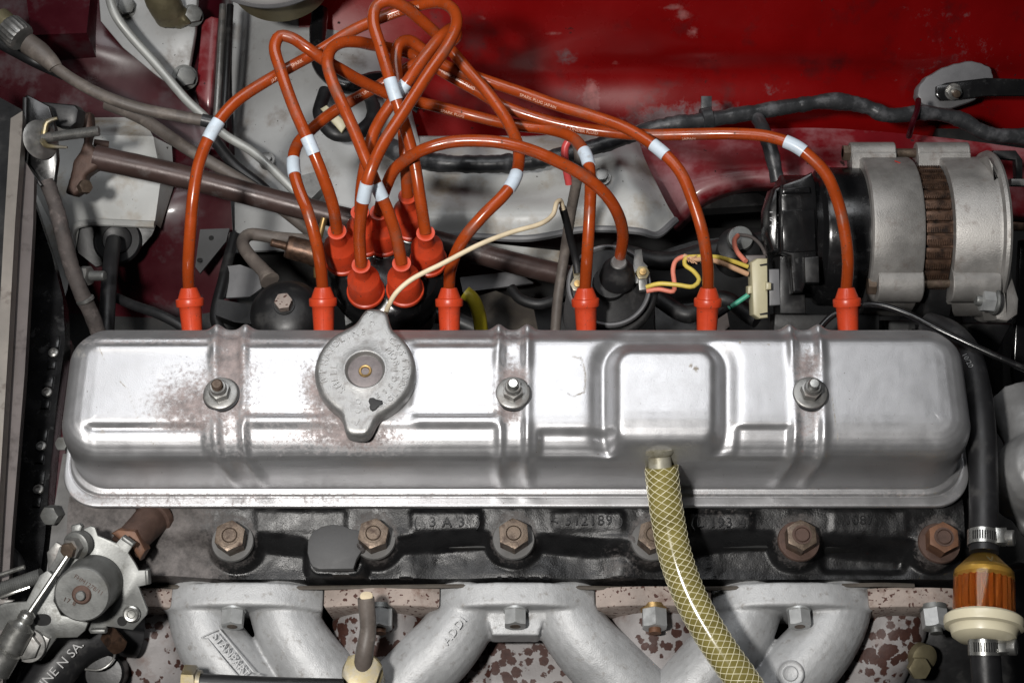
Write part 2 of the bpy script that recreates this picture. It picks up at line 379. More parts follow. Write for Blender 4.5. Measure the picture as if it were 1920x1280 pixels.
pm('fabric_hose', (.055, .046, .043), .75, 0, var=.45, vs=90, bump=.8, bs=400, col2=(.12, .10, .095), t2=(.55, .7), s2=120)
pm('white_enamel', (.62, .61, .61), .35, 0, var=.05, vs=20)
pm('dark_grey', (.13, .13, .135), .45, 0, var=.15)  # plain dark grey of the coil can, pad, socket and small plates
pm('yellow_tube', (.35, .29, .02), .4, 0, var=.2)
pm('red_mark', (.5, .02, .01), .5, 0)

# ================================================================== the bay around the engine
def struct(o): o['kind'] = 'structure'; return o
# dark floor far below
f = MB(); f.box((0, 100, -420), (1600, 1500, 10)); struct(f.build('ground', 'deep_black'))
# red inner wing: a tall leaning panel on the far side, running on past the frame; right end bent back from the lamps to darken it
def wing_fn(p, u, v):
    q = p.copy(); q.z += 2.5 * n3(p.x * .006, p.y * .008, 3) ; q.y += 10 * gau(v - .42, .07) * ss(.1, .5, u); return q
rows = [P([(560, 345, -300), (760, 345, -300), (960, 340, -295), (1160, 330, -285), (1360, 285, -270), (1560, 282, -270), (1760, 292, -287), (2150, 320, -335)]),
        P([(560, 230, -262), (760, 230, -262), (960, 235, -258), (1160, 232, -250), (1360, 225, -240), (1560, 225, -238), (1760, 240, -254), (2150, 260, -300)]),
        P([(560, 120, -225), (760, 120, -222), (960, 120, -215), (1160, 120, -205), (1360, 120, -190), (1560, 120, -190), (1760, 130, -204), (2150, 140, -250)]),
        P([(560, 0, -190), (760, 0, -182), (960, 0, -165), (1160, 0, -148), (1360, 0, -138), (1560, 0, -140), (1760, 0, -157), (2150, 0, -203)]),
        P([(560, -120, -150), (760, -120, -140), (960, -120, -115), (1160, -120, -95), (1360, -120, -85), (1560, -120, -90), (1760, -120, -108), (2150, -120, -155)])]
wing = struct(grid(rows, 170, 90, wing_fn, 2).build('inner_wing', 'red_paint', angle=60))
sc, du = [], []
for v in wing.data.vertices:
    x, y = proj(v.co / K + root_of[wing.name])
    a = 0
    for cx, cy, sx, sy, k in ((1108, 185, 16, 34, .85), (1280, 28, 14, 10, .8), (1262, 14, 20, 5, .75), (1040, 62, 16, 4, .6), (905, 34, 10, 4, .55), (1155, 118, 5, 5, .5), (1300, 60, 12, 14, .5)):
        a = max(a, k * math.exp(-((x - cx) / sx) ** 2 - ((y - cy) / sy) ** 2))
    sc.append(a)
    b = 0
    for cx, cy, sx, sy, k in ((1060, 105, 26, 18, .5), (1250, 225, 80, 28, .75), (960, 280, 130, 22, .5), (1330, 200, 70, 18, .5), (1800, 120, 120, 90, .22), (1760, 30, 90, 40, .2), (1450, 170, 40, 20, .3)):
        b = max(b, k * math.exp(-((x - cx) / sx) ** 2 - ((y - cy) / sy) ** 2))
    du.append(b)
for nm, vals in (('scuff', sc), ('dust', du)): wing.data.attributes.new(nm, 'FLOAT', 'POINT').data.foreach_set('value', vals)
# lower lip of the wing with road dust on it, with the big rolled opening edge
rows = [P([(1190, 250, -252), (1300, 245, -246), (1420, 243, -240), (1520, 240, -236), (1640, 246, -232), (1800, 262, -226), (2000, 290, -222)]),
        P([(1195, 300, -246), (1300, 290, -238), (1420, 282, -230), (1520, 280, -224), (1640, 290, -220), (1800, 310, -216), (2000, 340, -214)]),
        P([(1225, 360, -248), (1310, 330, -232), (1400, 318, -224), (1480, 320, -220), (1640, 330, -220), (1800, 350, -220), (2000, 380, -220)]),
        P([(1262, 425, -256), (1320, 372, -240), (1400, 348, -232), (1490, 350, -228), (1640, 370, -230), (1800, 390, -230), (2000, 420, -230)]),
        P([(1275, 432, -270), (1330, 382, -262), (1400, 358, -258), (1490, 360, -255), (1640, 380, -255), (1800, 400, -255), (2000, 430, -255)])]
struct(grid(rows, 60, 24, None, 2).build('wing_lip', 'red_dusty', angle=60))
# grey chassis turret behind the leads
def tw(p, u, v):
    q = p.copy(); q.z += 1.2 * n3(p.x * .03, p.y * .03, 1) - 10 * gau(u - .08, .05) ; return q
rows = [P([(395, 470, -262), (480, 470, -250), (600, 470, -240), (720, 500, -235), (840, 520, -235)]),
        P([(405, 330, -245), (480, 330, -228), (600, 330, -215), (720, 350, -212), (812, 380, -225)]),
        P([(415, 200, -238), (480, 200, -218), (590, 200, -205), (700, 210, -205), (775, 220, -225)]),
        P([(425, 90, -232), (490, 90, -212), (590, 90, -205), (690, 90, -210), (740, 90, -230)]),
        P([(430, -40, -225), (490, -40, -210), (590, -40, -205), (690, -40, -212), (740, -40, -235)])]
struct(grid(rows, 40, 40, tw, 3).build('chassis_turret', 'grey_paint', angle=60))
# right-hand grey gusset with a pressed pocket and a turned lip
def gs(p, u, v):
    q = p.copy(); px, py = proj(p)
    q.z -= 13 * gau((px - 930) / 120, 1) * gau((py - 345) / 22, 1)
    q.z += 5 * gau((px - 1200 - (py - 370) * .75) / 14, 1) * ss(.2, .5, v)
    q.z += 1.0 * n3(p.x * .05, p.y * .05, 2); return q
rows = [P([(770, 445, -215), (880, 440, -212), (990, 445, -208), (1100, 428, -204), (1200, 432, -202), (1228, 440, -206), (1268, 412, -210)]),
        P([(775, 400, -202), (880, 395, -199), (990, 395, -196), (1090, 385, -193), (1180, 375, -192), (1225, 390, -196), (1252, 385, -203)]),
        P([(775, 345, -205), (880, 340, -203), (990, 340, -200), (1080, 330, -197), (1160, 325, -196), (1200, 330, -198), (1232, 345, -206)]),
        P([(770, 300, -212), (880, 295, -211), (990, 295, -208), (1080, 285, -205), (1150, 278, -205), (1185, 280, -207), (1210, 300, -214)]),
        P([(770, 255, -235), (880, 255, -235), (990, 255, -232), (1080, 250, -228), (1150, 248, -228), (1180, 255, -230), (1200, 270, -235)])]
struct(grid(rows, 80, 50, gs, 2).build('chassis_gusset', 'light_grey_paint', angle=60))
m = MB(); m.tube(P([(775, 447, -214), (880, 443, -211), (990, 447, -207), (1100, 430, -203), (1200, 434, -201), (1230, 441, -205), (1268, 412, -209)]), 3.2, 8)
struct(m.build('gusset_lip', 'dark_grey'))
# lower grey plate under the gusset
m = MB(); m.prism(P([(770, 440, -235), (1050, 470, -232), (1045, 515, -235), (830, 470, -240)]), (0, 0, -1), 3, .5); struct(m.build('chassis_plate', 'light_grey_paint'))
m = MB(); m.prism(P([(862, 520, -262), (965, 508, -260), (1000, 530, -262), (868, 548, -266)]), (0, 0, -1), 3, .5); struct(m.build('chassis_plate', 'dark_grey'))
# deep chassis rail across the back, black
m = MB(); m.box(at(1180, 560, -330), (640, 120, 60), None, 4); struct(m.build('chassis_rail', 'block_black'))
m = MB(); m.box(at(330, 560, -320), (460, 130, 60), None, 4); struct(m.build('chassis_rail', 'block_black'))
# left red scuttle panels
rows = [P([(-60, 250, -222), (100, 250, -218), (250, 262, -215), (400, 280, -215), (440, 290, -240)]),
        P([(-60, 140, -200), (100, 140, -196), (250, 150, -198), (390, 160, -200), (430, 165, -228)]),
        P([(-60, 70, -186), (100, 72, -180), (180, 66, -178), (390, 60, -196), (432, 60, -225)]),
        P([(-60, -60, -170), (100, -60, -166), (190, -60, -168), (395, -60, -190), (436, -60, -222)])]
struct(grid(rows, 40, 30, None, 2).build('scuttle_panel', 'maroon_paint', angle=60))
m = MB(); m.prism([*P([(58, 66, -150), (162, 62, -150), (178, -80, -150), (40, -80, -150)])], (0, 0, -1), 45, 3)
struct(m.build('scuttle_step', 'maroon_paint'))
# left maroon lower panel, grey suspension turret box on it
rows = [P([(60, 700, -330), (200, 690, -325), (330, 680, -320), (450, 660, -320)]),
        P([(80, 520, -270), (200, 510, -262), (330, 500, -258), (440, 490, -262)]),
        P([(110, 380, -228), (220, 380, -222), (330, 372, -220), (430, 330, -224)]),
        P([(120, 250, -225), (220, 245, -222), (330, 240, -222), (430, 240, -226)])]
struct(grid(rows, 30, 30, None, 2).build('footwell_panel', 'maroon_paint', angle=60))
tb = {'a': (118, 221, -204), 'b': (268, 220, -203), 'c': (287, 256, -181), 'd': (98, 250, -184), 'e': (322, 274, -205), 'f': (327, 345, -212), 'g': (301, 428, -222), 'h': (290, 419, -200), 'i': (302, 332, -186), 'j': (92, 330, -188), 'k': (150, 418, -203), 'l': (136, 500, -214), 'm': (118, 575, -224), 'n': (56, 660, -236), 'o': (52, 330, -206)}
m = MB()
def facet(keys, n=9):
    q = P([tb[k] for k in keys])
    if len(q) == 3: q.append(q[2])
    vs = []; fs = []
    for a in range(n + 1):
        for b in range(n + 1):
            p = q[0].lerp(q[1], b / n).lerp(q[3].lerp(q[2], b / n), a / n)
            edge = min(a, b, n - a, n - b) > 0
            if edge: p = p + Vector((0, 0, 1.6 * n3(p.x * .05, p.y * .05, 5) + 1.2 * n3(p.x * .12, p.y * .12, 8)))
            vs.append(p)
    w = n + 1
    for a in range(n):
        for b in range(n): fs.append((a * w + b, a * w + b + 1, (a + 1) * w + b + 1, (a + 1) * w + b))
    m.add(vs, fs)
facet('abcd'); facet('dcij'); facet('jihk'); facet('cefi'); facet('ifgh'); facet('ojkl'); facet('olmn'); facet('aado')
me_ = m.build('turret_box', 'light_grey_paint', angle=40)
bm = bmesh.new(); bm.from_mesh(me_.data); bmesh.ops.remove_doubles(bm, verts=bm.verts, dist=.0002); bm.to_mesh(me_.data); bm.free(); me_.data.set_sharp_from_angle(angle=math.radians(28))
bvm = me_.modifiers.new('edge', 'BEVEL'); bvm.width = .0025; bvm.segments = 2; bvm.limit_method = 'ANGLE'; bvm.angle_limit = math.radians(25)
struct(me_)
m = MB(); m.tube(P([(136, 500, -206), (134, 440, -203), (142, 424, -200), (165, 418, -199), (290, 421, -198)]), 3.2, 8); struct(m.build('turret_box_flange', 'light_grey_paint'))
# perforated grey bracket under the first lead
m = MB(); m.prism(P([(375, 430, -228), (430, 428, -226), (424, 452, -226), (375, 512, -232), (366, 500, -232)]), (0, 0, -1), 2.5, .4)
o = m.build('gusset_bracket', 'pad_grey'); tag(o, 'small grey triangular bracket with two holes behind first plug lead', 'bracket')
for q in ((396, 446), (374, 488)):
    h = MB(); h.lathe([(2.2, 0), (2.2, .4)], at(*q, -227.2), (0, 0, 1), 12); h.build('hole', 'deep_black', o)
# bulkhead rail on the left: beige capping strip and mauve strip
m = MB(); pts = [(36, 212), (42, 208), (42, 230), (28, 420), (16, 640), (-6, 1000), (-26, 1330), (-46, 1330), (-26, 1000), (-4, 640), (8, 420), (20, 222)]
m.prism([at(x, y, -40 - 0.0 * y) for x, y in pts], (0, 0, -1), 14, 2); o = m.build('capping_strip', 'beige_metal'); tag(o, 'beige rounded metal edge strip beside the threaded rod', 'trim strip')
m = MB(); pts = [(46, 300), (64, 330), (62, 420), (46, 700), (22, 1000), (2, 1330), (-40, 1330), (-14, 1000), (6, 700), (24, 420), (34, 300)]
m.prism([at(x, y, -58) for x, y in pts], (0, 0, -1), 10, 2); o = m.build('seal_channel', 'mauve_metal'); tag(o, 'long mauve grey painted channel along the bulkhead edge', 'trim strip')
m = MB(); pts = [(-60, 150), (40, 205), (36, 430), (20, 700), (-10, 1100), (-30, 1330), (-120, 1330)]
m.prism([at(x, y, -66) for x, y in pts], (0, 0, -1), 8, 1); struct(m.build('bulkhead_edge', 'satin_black'))
# black inner panel next to it
m = MB(); pts = [(58, 360), (98, 480), (118, 560), (122, 640), (106, 760), (92, 900), (84, 1010), (70, 1120), (20, 1320), (-10, 1320), (10, 1000), (40, 700)]
m.prism([at(x, y, -130) for x, y in pts], (0, 0, -1), 20, 2); o = m.build('heat_shield', 'gloss_black'); tag(o, 'shiny black panel with small clips left of the cover', 'panel')
for (x, y) in ((100, 661), (88, 735), (77, 836), (72, 917)):
    q = at(x, y, -129); c = MB()
    c.lathe([(4.2, 0), (3.6, 1.2), (2, 1.8), (2, .6)], q, (0, 0, 1), 16); c.build('clip', 'dull_steel', o)
    c = MB(); c.box(q + Vector((0, 9, .6)), (7, 10, 1.2), None, .4); c.box(q + Vector((0, -10, .6)), (6, 7, 1.2), None, .4); c.build('clip_bridge', 'gloss_black', o)
m = MB(); m.prism(P([(122, 620, -150), (134, 640, -150), (122, 860, -150), (110, 960, -150), (92, 960, -150), (104, 800, -150)]), (0, 0, -1), 10, 1); o = m.build('flange_strip', 'maroon_paint'); tag(o, 'narrow maroon painted strip left of the valve cover', 'strip')
# blackout floor under the bay on the lower left and right so that nothing floats over emptiness
m = MB(); m.box(at(960, 1250, -300), (760, 260, 30), None, 3); struct(m.build('undertray', 'block_black'))
m = MB(); m.box(at(1900, 640, -250), (90, 420, 20), None, 3); struct(m.build('front_panel', 'block_black'))
# ------------------------------------------------------------------ engine block (dark mass below the head)
m = MB(); a = at(140, 625, -80); b = at(1800, 625, -80)
m.box(((a.x + b.x) / 2, -55, -190), (b.x - a.x, 130, 200), None, 6)
o = m.build('engine_block', 'block_black'); tag(o, 'black cast iron engine block below the cylinder head', 'engine block')
# ================================================================== valve cover
xl = at(131, 720, -6).x - 7.5; xr = at(1806, 720, -6).x + 7.0
yf, yn = 17.0, -84.0
def ring_pts(d, r0=29.0, NL=460, NS=76, NA=14):
    """rounded rectangle, d inward from the outline; returns (point, normal)"""
    dx = d if d > 0 else d * .5
    x0, x1, y0, y1 = xl + dx, xr - dx, yn + d, yf - d
    ymid = (yn + yf) / 2
    if y1 - y0 < .2: y0 = y1 = ymid
    r = max(.02, r0 - (d if d > 0 else -d * .25)); r = max(0, min(r, (y1 - y0) / 2 - .01))
    out = []
    def line(a, b, n, nx, ny):
        for k in range(n): t = k / n; out.append((a[0] + (b[0] - a[0]) * t, a[1] + (b[1] - a[1]) * t, nx, ny))
    def arc(cx, cy, a0):
        for k in range(NA): a = a0 + math.pi / 2 * k / NA; out.append((cx + r * math.cos(a), cy + r * math.sin(a), math.cos(a), math.sin(a)))
    line((x0 + r, y0), (x1 - r, y0), NL, 0, -1); arc(x1 - r, y0 + r, -math.pi / 2)
    line((x1, y0 + r), (x1, y1 - r), NS, 1, 0); arc(x1 - r, y1 - r, 0)
    line((x1 - r, y1), (x0 + r, y1), NL, 0, 1); arc(x0 + r, y1 - r, math.pi / 2)
    line((x0, y1 - r), (x0, y0 + r), NS, -1, 0); arc(x0 + r, y0 + r, math.pi)
    return out
def lerp_prof(pr, d):
    if d <= pr[0][0]: return pr[0][1]
    for (a, za), (b, zb) in zip(pr, pr[1:]):
        if d <= b: return za + (zb - za) * (d - a) / (b - a)
    return pr[-1][1]
LIP = [(-13.0, -67), (-12.95, -64.9), (-12.5, -64.2), (-11.5, -64), (-6.6, -63.9), (-5.8, -64.3), (-5.0, -63.2), (-4.2, -62.4), (-2, -62), (-.8, -61.6)]
FAR = LIP + [(0, -58), (.6, -40), (1.2, -20), (2, -14), (3.2, -11), (5, -9.2), (9, -6.2), (13, -2.6), (15, -1.1), (17, -.3), (20, 0)]
NEAR = LIP + [(0, -58), (.8, -40), (2.0, -25), (3.2, -17.5), (5, -12.2), (7.4, -8.4), (10.5, -5.4), (14, -3.2), (18, -1.6), (24, -.4), (30, 0)]
END = LIP + [(0, -58), (.9, -40), (2, -22), (3.2, -14), (4.8, -8.8), (7, -5.2), (10, -2.8), (14, -1.2), (19, -.3), (26, 0)]
BANDS = (430, 962, 1516)
def rbox(x, y, cx, cy, hx, hy, r):
    qx = abs(x - cx) - hx + r; qy = abs(y - cy) - hy + r
    return math.hypot(max(qx, 0), max(qy, 0)) + min(max(qx, qy), 0) - r
def top_feat(x, y):
    z = 0.0
    for i, bxc in enumerate(BANDS):
        c = bxc + (y - 735) * (0, 0, .05)[i]
        nearw = ss(775, 800, y); farw = 1 - ss(660, 705, y)
        mid = 1 - max(nearw, farw)
        hl = 3.0 * farw + 2.2 * nearw + 1.2 * mid
        z += hl * (gau(x - c + 27, 5.8) + gau(x - c - 27, 5.8))
        z -= 1.6 * ss(24, 12, abs(x - c)) * (.4 + .6 * max(nearw, farw))
    w = ss(165, 185, x) * (1 - ss(385, 400, x)); z += w * (-1.5 * gau(y - 640, 4) + .8 * gau(y - 651, 5))
    # first panel: long groove and lower shelf
    w = ss(150, 175, x) * (1 - ss(372, 388, x))
    z += w * (-2.0 * gau(y - 797, 4.5) - 2.6 * ss(790, 802, y)) 
    w = ss(452, 466, x) * (1 - ss(930, 944, x))
    z += w * (-2.4 * ss(790, 805, y))
    # second panel: pads framed by beads, running under the filler cap
    w2 = (ss(452, 462, x) * (1 - ss(590, 622, x)) + ss(762, 790, x) * (1 - ss(922, 936, x)))
    z += w2 * (1.9 * gau(y - 786, 6) - 1.3 * gau(y - 773, 5) + 1.5 * gau(y - 655, 6) - 1.1 * gau(y - 641, 5))
    pad = 1.0 * (1 - ss(-7, 5, rbox(x, y, 526, 714, 74, 53, 6))) + .9 * (1 - ss(-7, 5, rbox(x, y, 852, 714, 82, 53, 6)))
    z += pad
    # third panel: pocket steps and the breather box in its moat
    w = ss(1003, 1020, x) * (1 - ss(1140, 1160, x)); z -= w * 4.0 * ss(797, 812, y)
    w = ss(1372, 1392, x) * (1 - ss(1474, 1490, x)); z -= w * 3.4 * ss(792, 803, y)
    d = rbox(x, y, 1247, 748, 92, 86, 30)
    z += 6.8 * (1 - ss(-10, 24, d)) - 4.2 * gau(d - 24, 13)
    z += .16 * n3(x * .012, y * .012, 3) + .05 * n3(x * .05, y * .05, 9)
    return z
def dirt_at(x, y):
    d = 0.0
    def blob(cx, cy, sx, sy, a): return a * math.exp(-(((x - cx) / sx) ** 2 + ((y - cy) / sy) ** 2))
    d += blob(395, 745, 95, 75, .47) + blob(435, 670, 26, 60, .42) + blob(330, 770, 70, 40, .3)
    d += blob(640, 760, 60, 70, .36) + blob(700, 815, 120, 40, .34) + blob(590, 730, 26, 50, .4)
    d += blob(962, 715, 34, 40, .62) + blob(955, 775, 22, 22, .45) + blob(1514, 690, 26, 40, .5) + blob(1516, 760, 36, 36, .33)
    d += blob(560, 815, 160, 30, .25) + blob(1510, 810, 24, 30, .3)
    d += .16 * ss(925, 940, y) * (1 - ss(500, 1000, x)) + .12 * (1 - ss(640, 655, y)) * (1 - ss(600, 1300, x))
    for bc in BANDS: d += .20 * gau(abs(x - bc) - 14, 9) * (.5 + .5 * n3(x * .03, y * .03, 7)) * (1 - ss(860, 900, y))
    d += .26 * gau(y - 927, 5) + .20 * gau(y - 641, 5) * (1 - ss(990, 1000, x)) + .16 * gau(y - 775, 5) * ss(450, 460, x) * (1 - ss(935, 945, x)) + .15 * gau(y - 797, 5) * (1 - ss(385, 395, x))
    d += .16 * max(0, n3(x * .008, y * .011, 12)) + .22 * max(0, n3(x * .02, y * .02, 31) - .25)
    if 20 < y < 1280: d += .10 * ss(870, 930, y) * (1 - ss(300, 620, x))
    return d
STAIN = [(1030, 678), (1055, 664), (1090, 672), (1098, 700), (1096, 735), (1075, 743), (1050, 730), (1040, 700)]
def seg_d(x, y, a, b):
    vx, vy = b[0] - a[0], b[1] - a[1]; t = max(0, min(1, ((x - a[0]) * vx + (y - a[1]) * vy) / (vx * vx + vy * vy)))
    return math.hypot(x - a[0] - vx * t, y - a[1] - vy * t)
SCRATCH = [[(225, 715), (240, 730), (250, 760), (258, 786)], [(182, 642), (196, 675)], [(1368, 783), (1398, 808)], [(268, 812), (290, 832)], [(1560, 742), (1572, 830)]]
def stain_at(x, y):
    s = 0
    if 1000 < x < 1130 and 640 < y < 770:
        dm = min(seg_d(x, y, STAIN[i - 1], STAIN[i]) for i in range(len(STAIN)))
        s = .62 * gau(dm, 2.4) * (.55 + .45 * ss(1040, 1095, x))
    for l in SCRATCH:
        if l[0][0] - 40 < x < l[-1][0] + 40: s = max(s, .66 * gau(min(seg_d(x, y, a, b) for a, b in zip(l, l[1:])), 1.3))
    for cx, cy, r, a in ((1303, 699, 5, .8), (1294, 693, 4, .75), (1388, 641, 3, .75), (1441, 646, 3, .7), (148, 662, 14, .5), (158, 640, 8, .45), (1772, 860, 22, .3), (1780, 650, 24, .3), (190, 806, 6, .6), (1290, 845, 26, .36), (1215, 845, 22, .36)):
        s = max(s, a * gau(math.hypot(x - cx, y - cy), r))
    return s
ds = [-13, -12.95, -12.7, -12.5, -12, -11.5, -10, -8, -6.6, -6.2, -5.8, -5.4, -5, -4.6, -4.2, -3.4, -2.8, -2, -1.2, -.8, -.4, 0, .3, .6, .9, 1.2, 1.6, 2, 2.4, 2.8, 3.2, 3.7, 4.3, 5, 5.7, 6.5, 7.4, 8.4, 9.5, 10.6, 11.8, 13, 14, 15, 16, 17, 18, 19, 20]
d = 21.2
while d < 50: ds.append(d); d += 1.15
ds.append(50.5)
vs = []; dirt = []; stn = []
for d in ds:
    for (x, y, nx, ny) in ring_pts(d):
        wf = max(ny, 0) ** 2; wn = max(-ny, 0) ** 2; we = nx * nx; s = wf + wn + we
        z = (wf * lerp_prof(FAR, d) + wn * lerp_prof(NEAR, d) + we * lerp_prof(END, d)) / s
        p = Vector((x, y, z)); px, py = proj(p); px0, py0 = proj(Vector((x, y, 0)))
        if d > 2:
            k = ss(2, 9, d); p.z += top_feat(px0, py0) * k
        # the three bands run on down the front and back as swellings
        if -1 < d < 9 and abs(ny) > .9:
            k = ss(-1, .8, d) * (1 - ss(5, 9, d)); side = -1 if ny < 0 else 1
            for i, bc in enumerate(BANDS):
                sl = (.34, .05, -.36)[i] * max(0, -z - 8) if side < 0 else 0
                c = bc + (0, 0, 5)[i] * (1 if side < 0 else -1)
                e = px0 - c - sl
                amp = 3.0 if side > 0 else 2.2
                p.y += side * k * amp * (gau(e + 27, 9) + gau(e - 27, 9)); 
                if side > 0: p.z += 3.2 * k * (gau(e + 27, 9) + gau(e - 27, 9)) * ss(-30, -12, z)
        if d < -.5: p.z += .25 * n3(x * .03, y * .03)
        vs.append(p); dirt.append(dirt_at(px, py)); stn.append(stain_at(px, py))
n = len(ring_pts(0)); fs = []
for i in range(len(ds) - 1):
    for j in range(n):
        k = (j + 1) % n; fs.append((i * n + j, i * n + k, (i + 1) * n + k, (i + 1) * n + j))
cover = thing('valve_cover', 'long silver painted pressed steel valve cover on top of the engine', 'valve cover', (0, -34, -69))
me = bpy.data.meshes.new('cover_shell'); me.from_pydata(vs, [], fs); me.update()
for nm, vals in (('dirt', dirt), ('stain', stn)):
    a = me.attributes.new(nm, 'FLOAT', 'POINT'); a.data.foreach_set('value', vals)
bm = bmesh.new(); bm.from_mesh(me); bmesh.ops.remove_doubles(bm, verts=[v for v in bm.verts if abs(v.co.y - (yn + yf) / 2) < .02], dist=.05); bm.to_mesh(me); bm.free()
link_mesh('cover_shell', me, 'silver_paint', cover, None); me.shade_smooth()
for i, (x, y, ms) in enumerate(((414, 738, 'dull_steel'), (962, 737, 'dull_steel'), (1519, 737, 'dull_steel'))):
    o = at(x, y, 1.0); up = Vector((0, 0, 1))
    w = MB(); w.lathe([(6, 0), (11.6, 0), (11.8, .5), (11.4, 1.6), (10.6, 2.0), (6, 2.0)], o, up, 40); w.build('washer', 'dull_steel', cover)
    w = MB(); w.lathe([(4, -2), (12.4, -2), (12.6, -1), (12.2, .2), (4, .3)], o + Vector((.4, -.4, 0)), up, 36); w.build('rubber_washer', 'rubber', cover)
    w = MB(); w.hexa(o + up * 2, up, 12.6, 6.5, rot=20 + 13 * i); nt_ = w.build('nut', ms, cover)
    w = MB(); w.lathe([(4, 8.5), (5.4, 8.5), (5.6, 9.2), (5.5, 11.8), (5.0, 12.6), (3.8, 12.6)], o, up, 24); w.build('nut_collar', ms, nt_)
    w = MB(); pr = [(3.4, 8)]
    for k in range(5): pr += [(3.4, 12 + k * .9), (3.9, 12.45 + k * .9)]
    pr += [(3.5, 16.6), (2.9, 17.2), (0.4, 17.3)]
    w.lathe(pr, o, up, 24); w.build('stud', 'rusty_steel' if i == 0 else 'bright_steel', cover)
# breather pipe out of the box
ax = (at(1240, 905, -22) - at(1236, 838, -8))
m = MB(); m.tube(P([(1233, 805, -12), (1236, 846, -14), (1240, 905, -22)]), [8.4, 8.0, 7.6], 24); m.lathe([(7.5, -3), (11.5, -2.5), (10.8, .4), (8.6, 2.6), (7.6, 3)], at(1236, 846, -14), ax, 28); m.build('breather_pipe', 'pipe_cream', cover)
# ------------------------------------------------------------------ oil filler cap
cc = at(684, 692, 13); cap = thing('oil_filler_cap', 'grey cast oil filler cap with two ears and raised lettering on the valve cover', 'filler cap', (cc.x, cc.y, 2))
R = 95 * mmpx(684, 692, 13)
ear_dirs = []
for ex, ey in ((706, 576), (669, 816)):
    q = at(ex, ey, 13) - cc; ear_dirs.append((math.atan2(q.y, q.x), q.length))
def cap_r(a):
    r = R
    for ea, el in ear_dirs:
        dd = abs((a - ea + math.pi) % (2 * math.pi) - math.pi)
        hw = 6.6                                   # half width of the ear
        e = 0
        # rounded finger + flared root
        t = dd * R * 1.05
        e = (el - R) * (1 / (1 + (t / 9.0) ** 4.6))
        r = max(r, R + e)
    return r
SEG = 180; rs = []
prof = [(-1, 1.5, 0), (-.2, 1.2, .25), (0, 2.6, 0), (0, 8.6, 0), (.5, 10.6, 0), (1.6, 12.1, 0), (3.2, 12.8, 0), (5, 13, 0)]
for ins, h, _ in prof:
    ins = max(ins, 0)
    rs.append([Vector((cc.x, cc.y, 0)) + Vector((math.cos(a), math.sin(a), 0)) * (cap_r(a) - ins) + Vector((0, 0, h)) for a in (2 * math.pi * k / SEG for k in range(SEG))])
for t in (.3, .6, 1.0):
    rs.append([Vector((cc.x, cc.y, 13.0)) + Vector((math.cos(a), math.sin(a), 0)) * ((cap_r(a) - 5) * (1 - t) + 14.6 * t) for a in (2 * math.pi * k / SEG for k in range(SEG))])
for r, h in ((13.9, 13.3), (13.2, 13.0), (12.5, 11.5), (12, 9.8), (11.2, 9.3), (5, 9.4), (4.2, 9.5)):
    rs.append([Vector((cc.x, cc.y, h)) + Vector((math.cos(a), math.sin(a), 0)) * r for a in (2 * math.pi * k / SEG for k in range(SEG))])
m = MB(); m.rings(rs, True, True); m.build('cap_body', 'cap_alloy', cap, 50)
m = MB(); m.lathe([(11.6, 9.5), (11.2, 9.75), (4.4, 9.8)], (cc.x, cc.y, 0), (0, 0, 1), 48); m.build('recess_disc', 'recess_mauve', cap)
m = MB(); m.lathe([(4.4, 9.2), (4.5, 10.4), (3.9, 11), (3.1, 10.8), (2.6, 10), (2.5, 9.3)], (cc.x, cc.y, 0), (0, 0, 1), 28, cap1=False); m.lathe([(2.6, 9.5), (.3, 9.55)], (cc.x, cc.y, 0), (0, 0, 1), 16); m.build('hollow_rivet', 'brass', cap)
lt = MB()
def cap_text(body, r, adeg, span, size=6.4, flip=False):
    n = len(body)
    for i, ch in enumerate(body):
        if ch == ' ': continue
        a = math.radians(adeg - span * (i / max(1, n - 1) - .5))
        if flip: a = math.radians(adeg + span * (i / max(1, n - 1) - .5))
        x = Vector((math.sin(a), -math.cos(a), 0)) * (-1 if not flip else 1) * -1
        x = Vector((-math.sin(a), math.cos(a), 0)) * (-1 if not flip else 1)
        o = Vector((cc.x + r * math.cos(a), cc.y + r * math.sin(a), 13.0))
        flat_text(lt, ch, size, o, x, (0, 0, 1), .7)
cap_text('CASTROL', 27.5, 14, 72); cap_text('MOBIL', 21, 12, 58)
cap_text('HAVOLINE', 27.5, 132, 74); cap_text('SHELL', 21, 200, 52, flip=False); cap_text('BP', 28, 190, 14)
cap_text('VALVOLINE', 28, -50, 66, 5.0, True); cap_text('ESSO', 21.5, -42, 44, 5.0, True)
for ch, ex, ey in (('A', 695, 587), ('C', 697, 606), ('O', 672, 752), ('C', 672, 769), ('P', 669, 791)):
    flat_text(lt, ch, 5.6, at(ex, ey, 13.0), (.35, -1, 0) if ey < 700 else (-.9, .4, 0), (0, 0, 1), .5)
lt.build('raised_lettering', 'cap_alloy', cap)
b = MB(); b.lathe([(4.6, 12.9), (4.0, 13.8), (2, 14.1), (.4, 14.1)], at(703, 757, 13) * Vector((1, 1, 0)).length / math.sqrt(2) if False else Vector((at(703, 757, 13).x, at(703, 757, 13).y, 0)), (0, 0, 1), 14, wob=lambda a, h: 1 + .25 * math.sin(3 * a + 1)); b.build('grease_patch', 'dusty_black', cap)
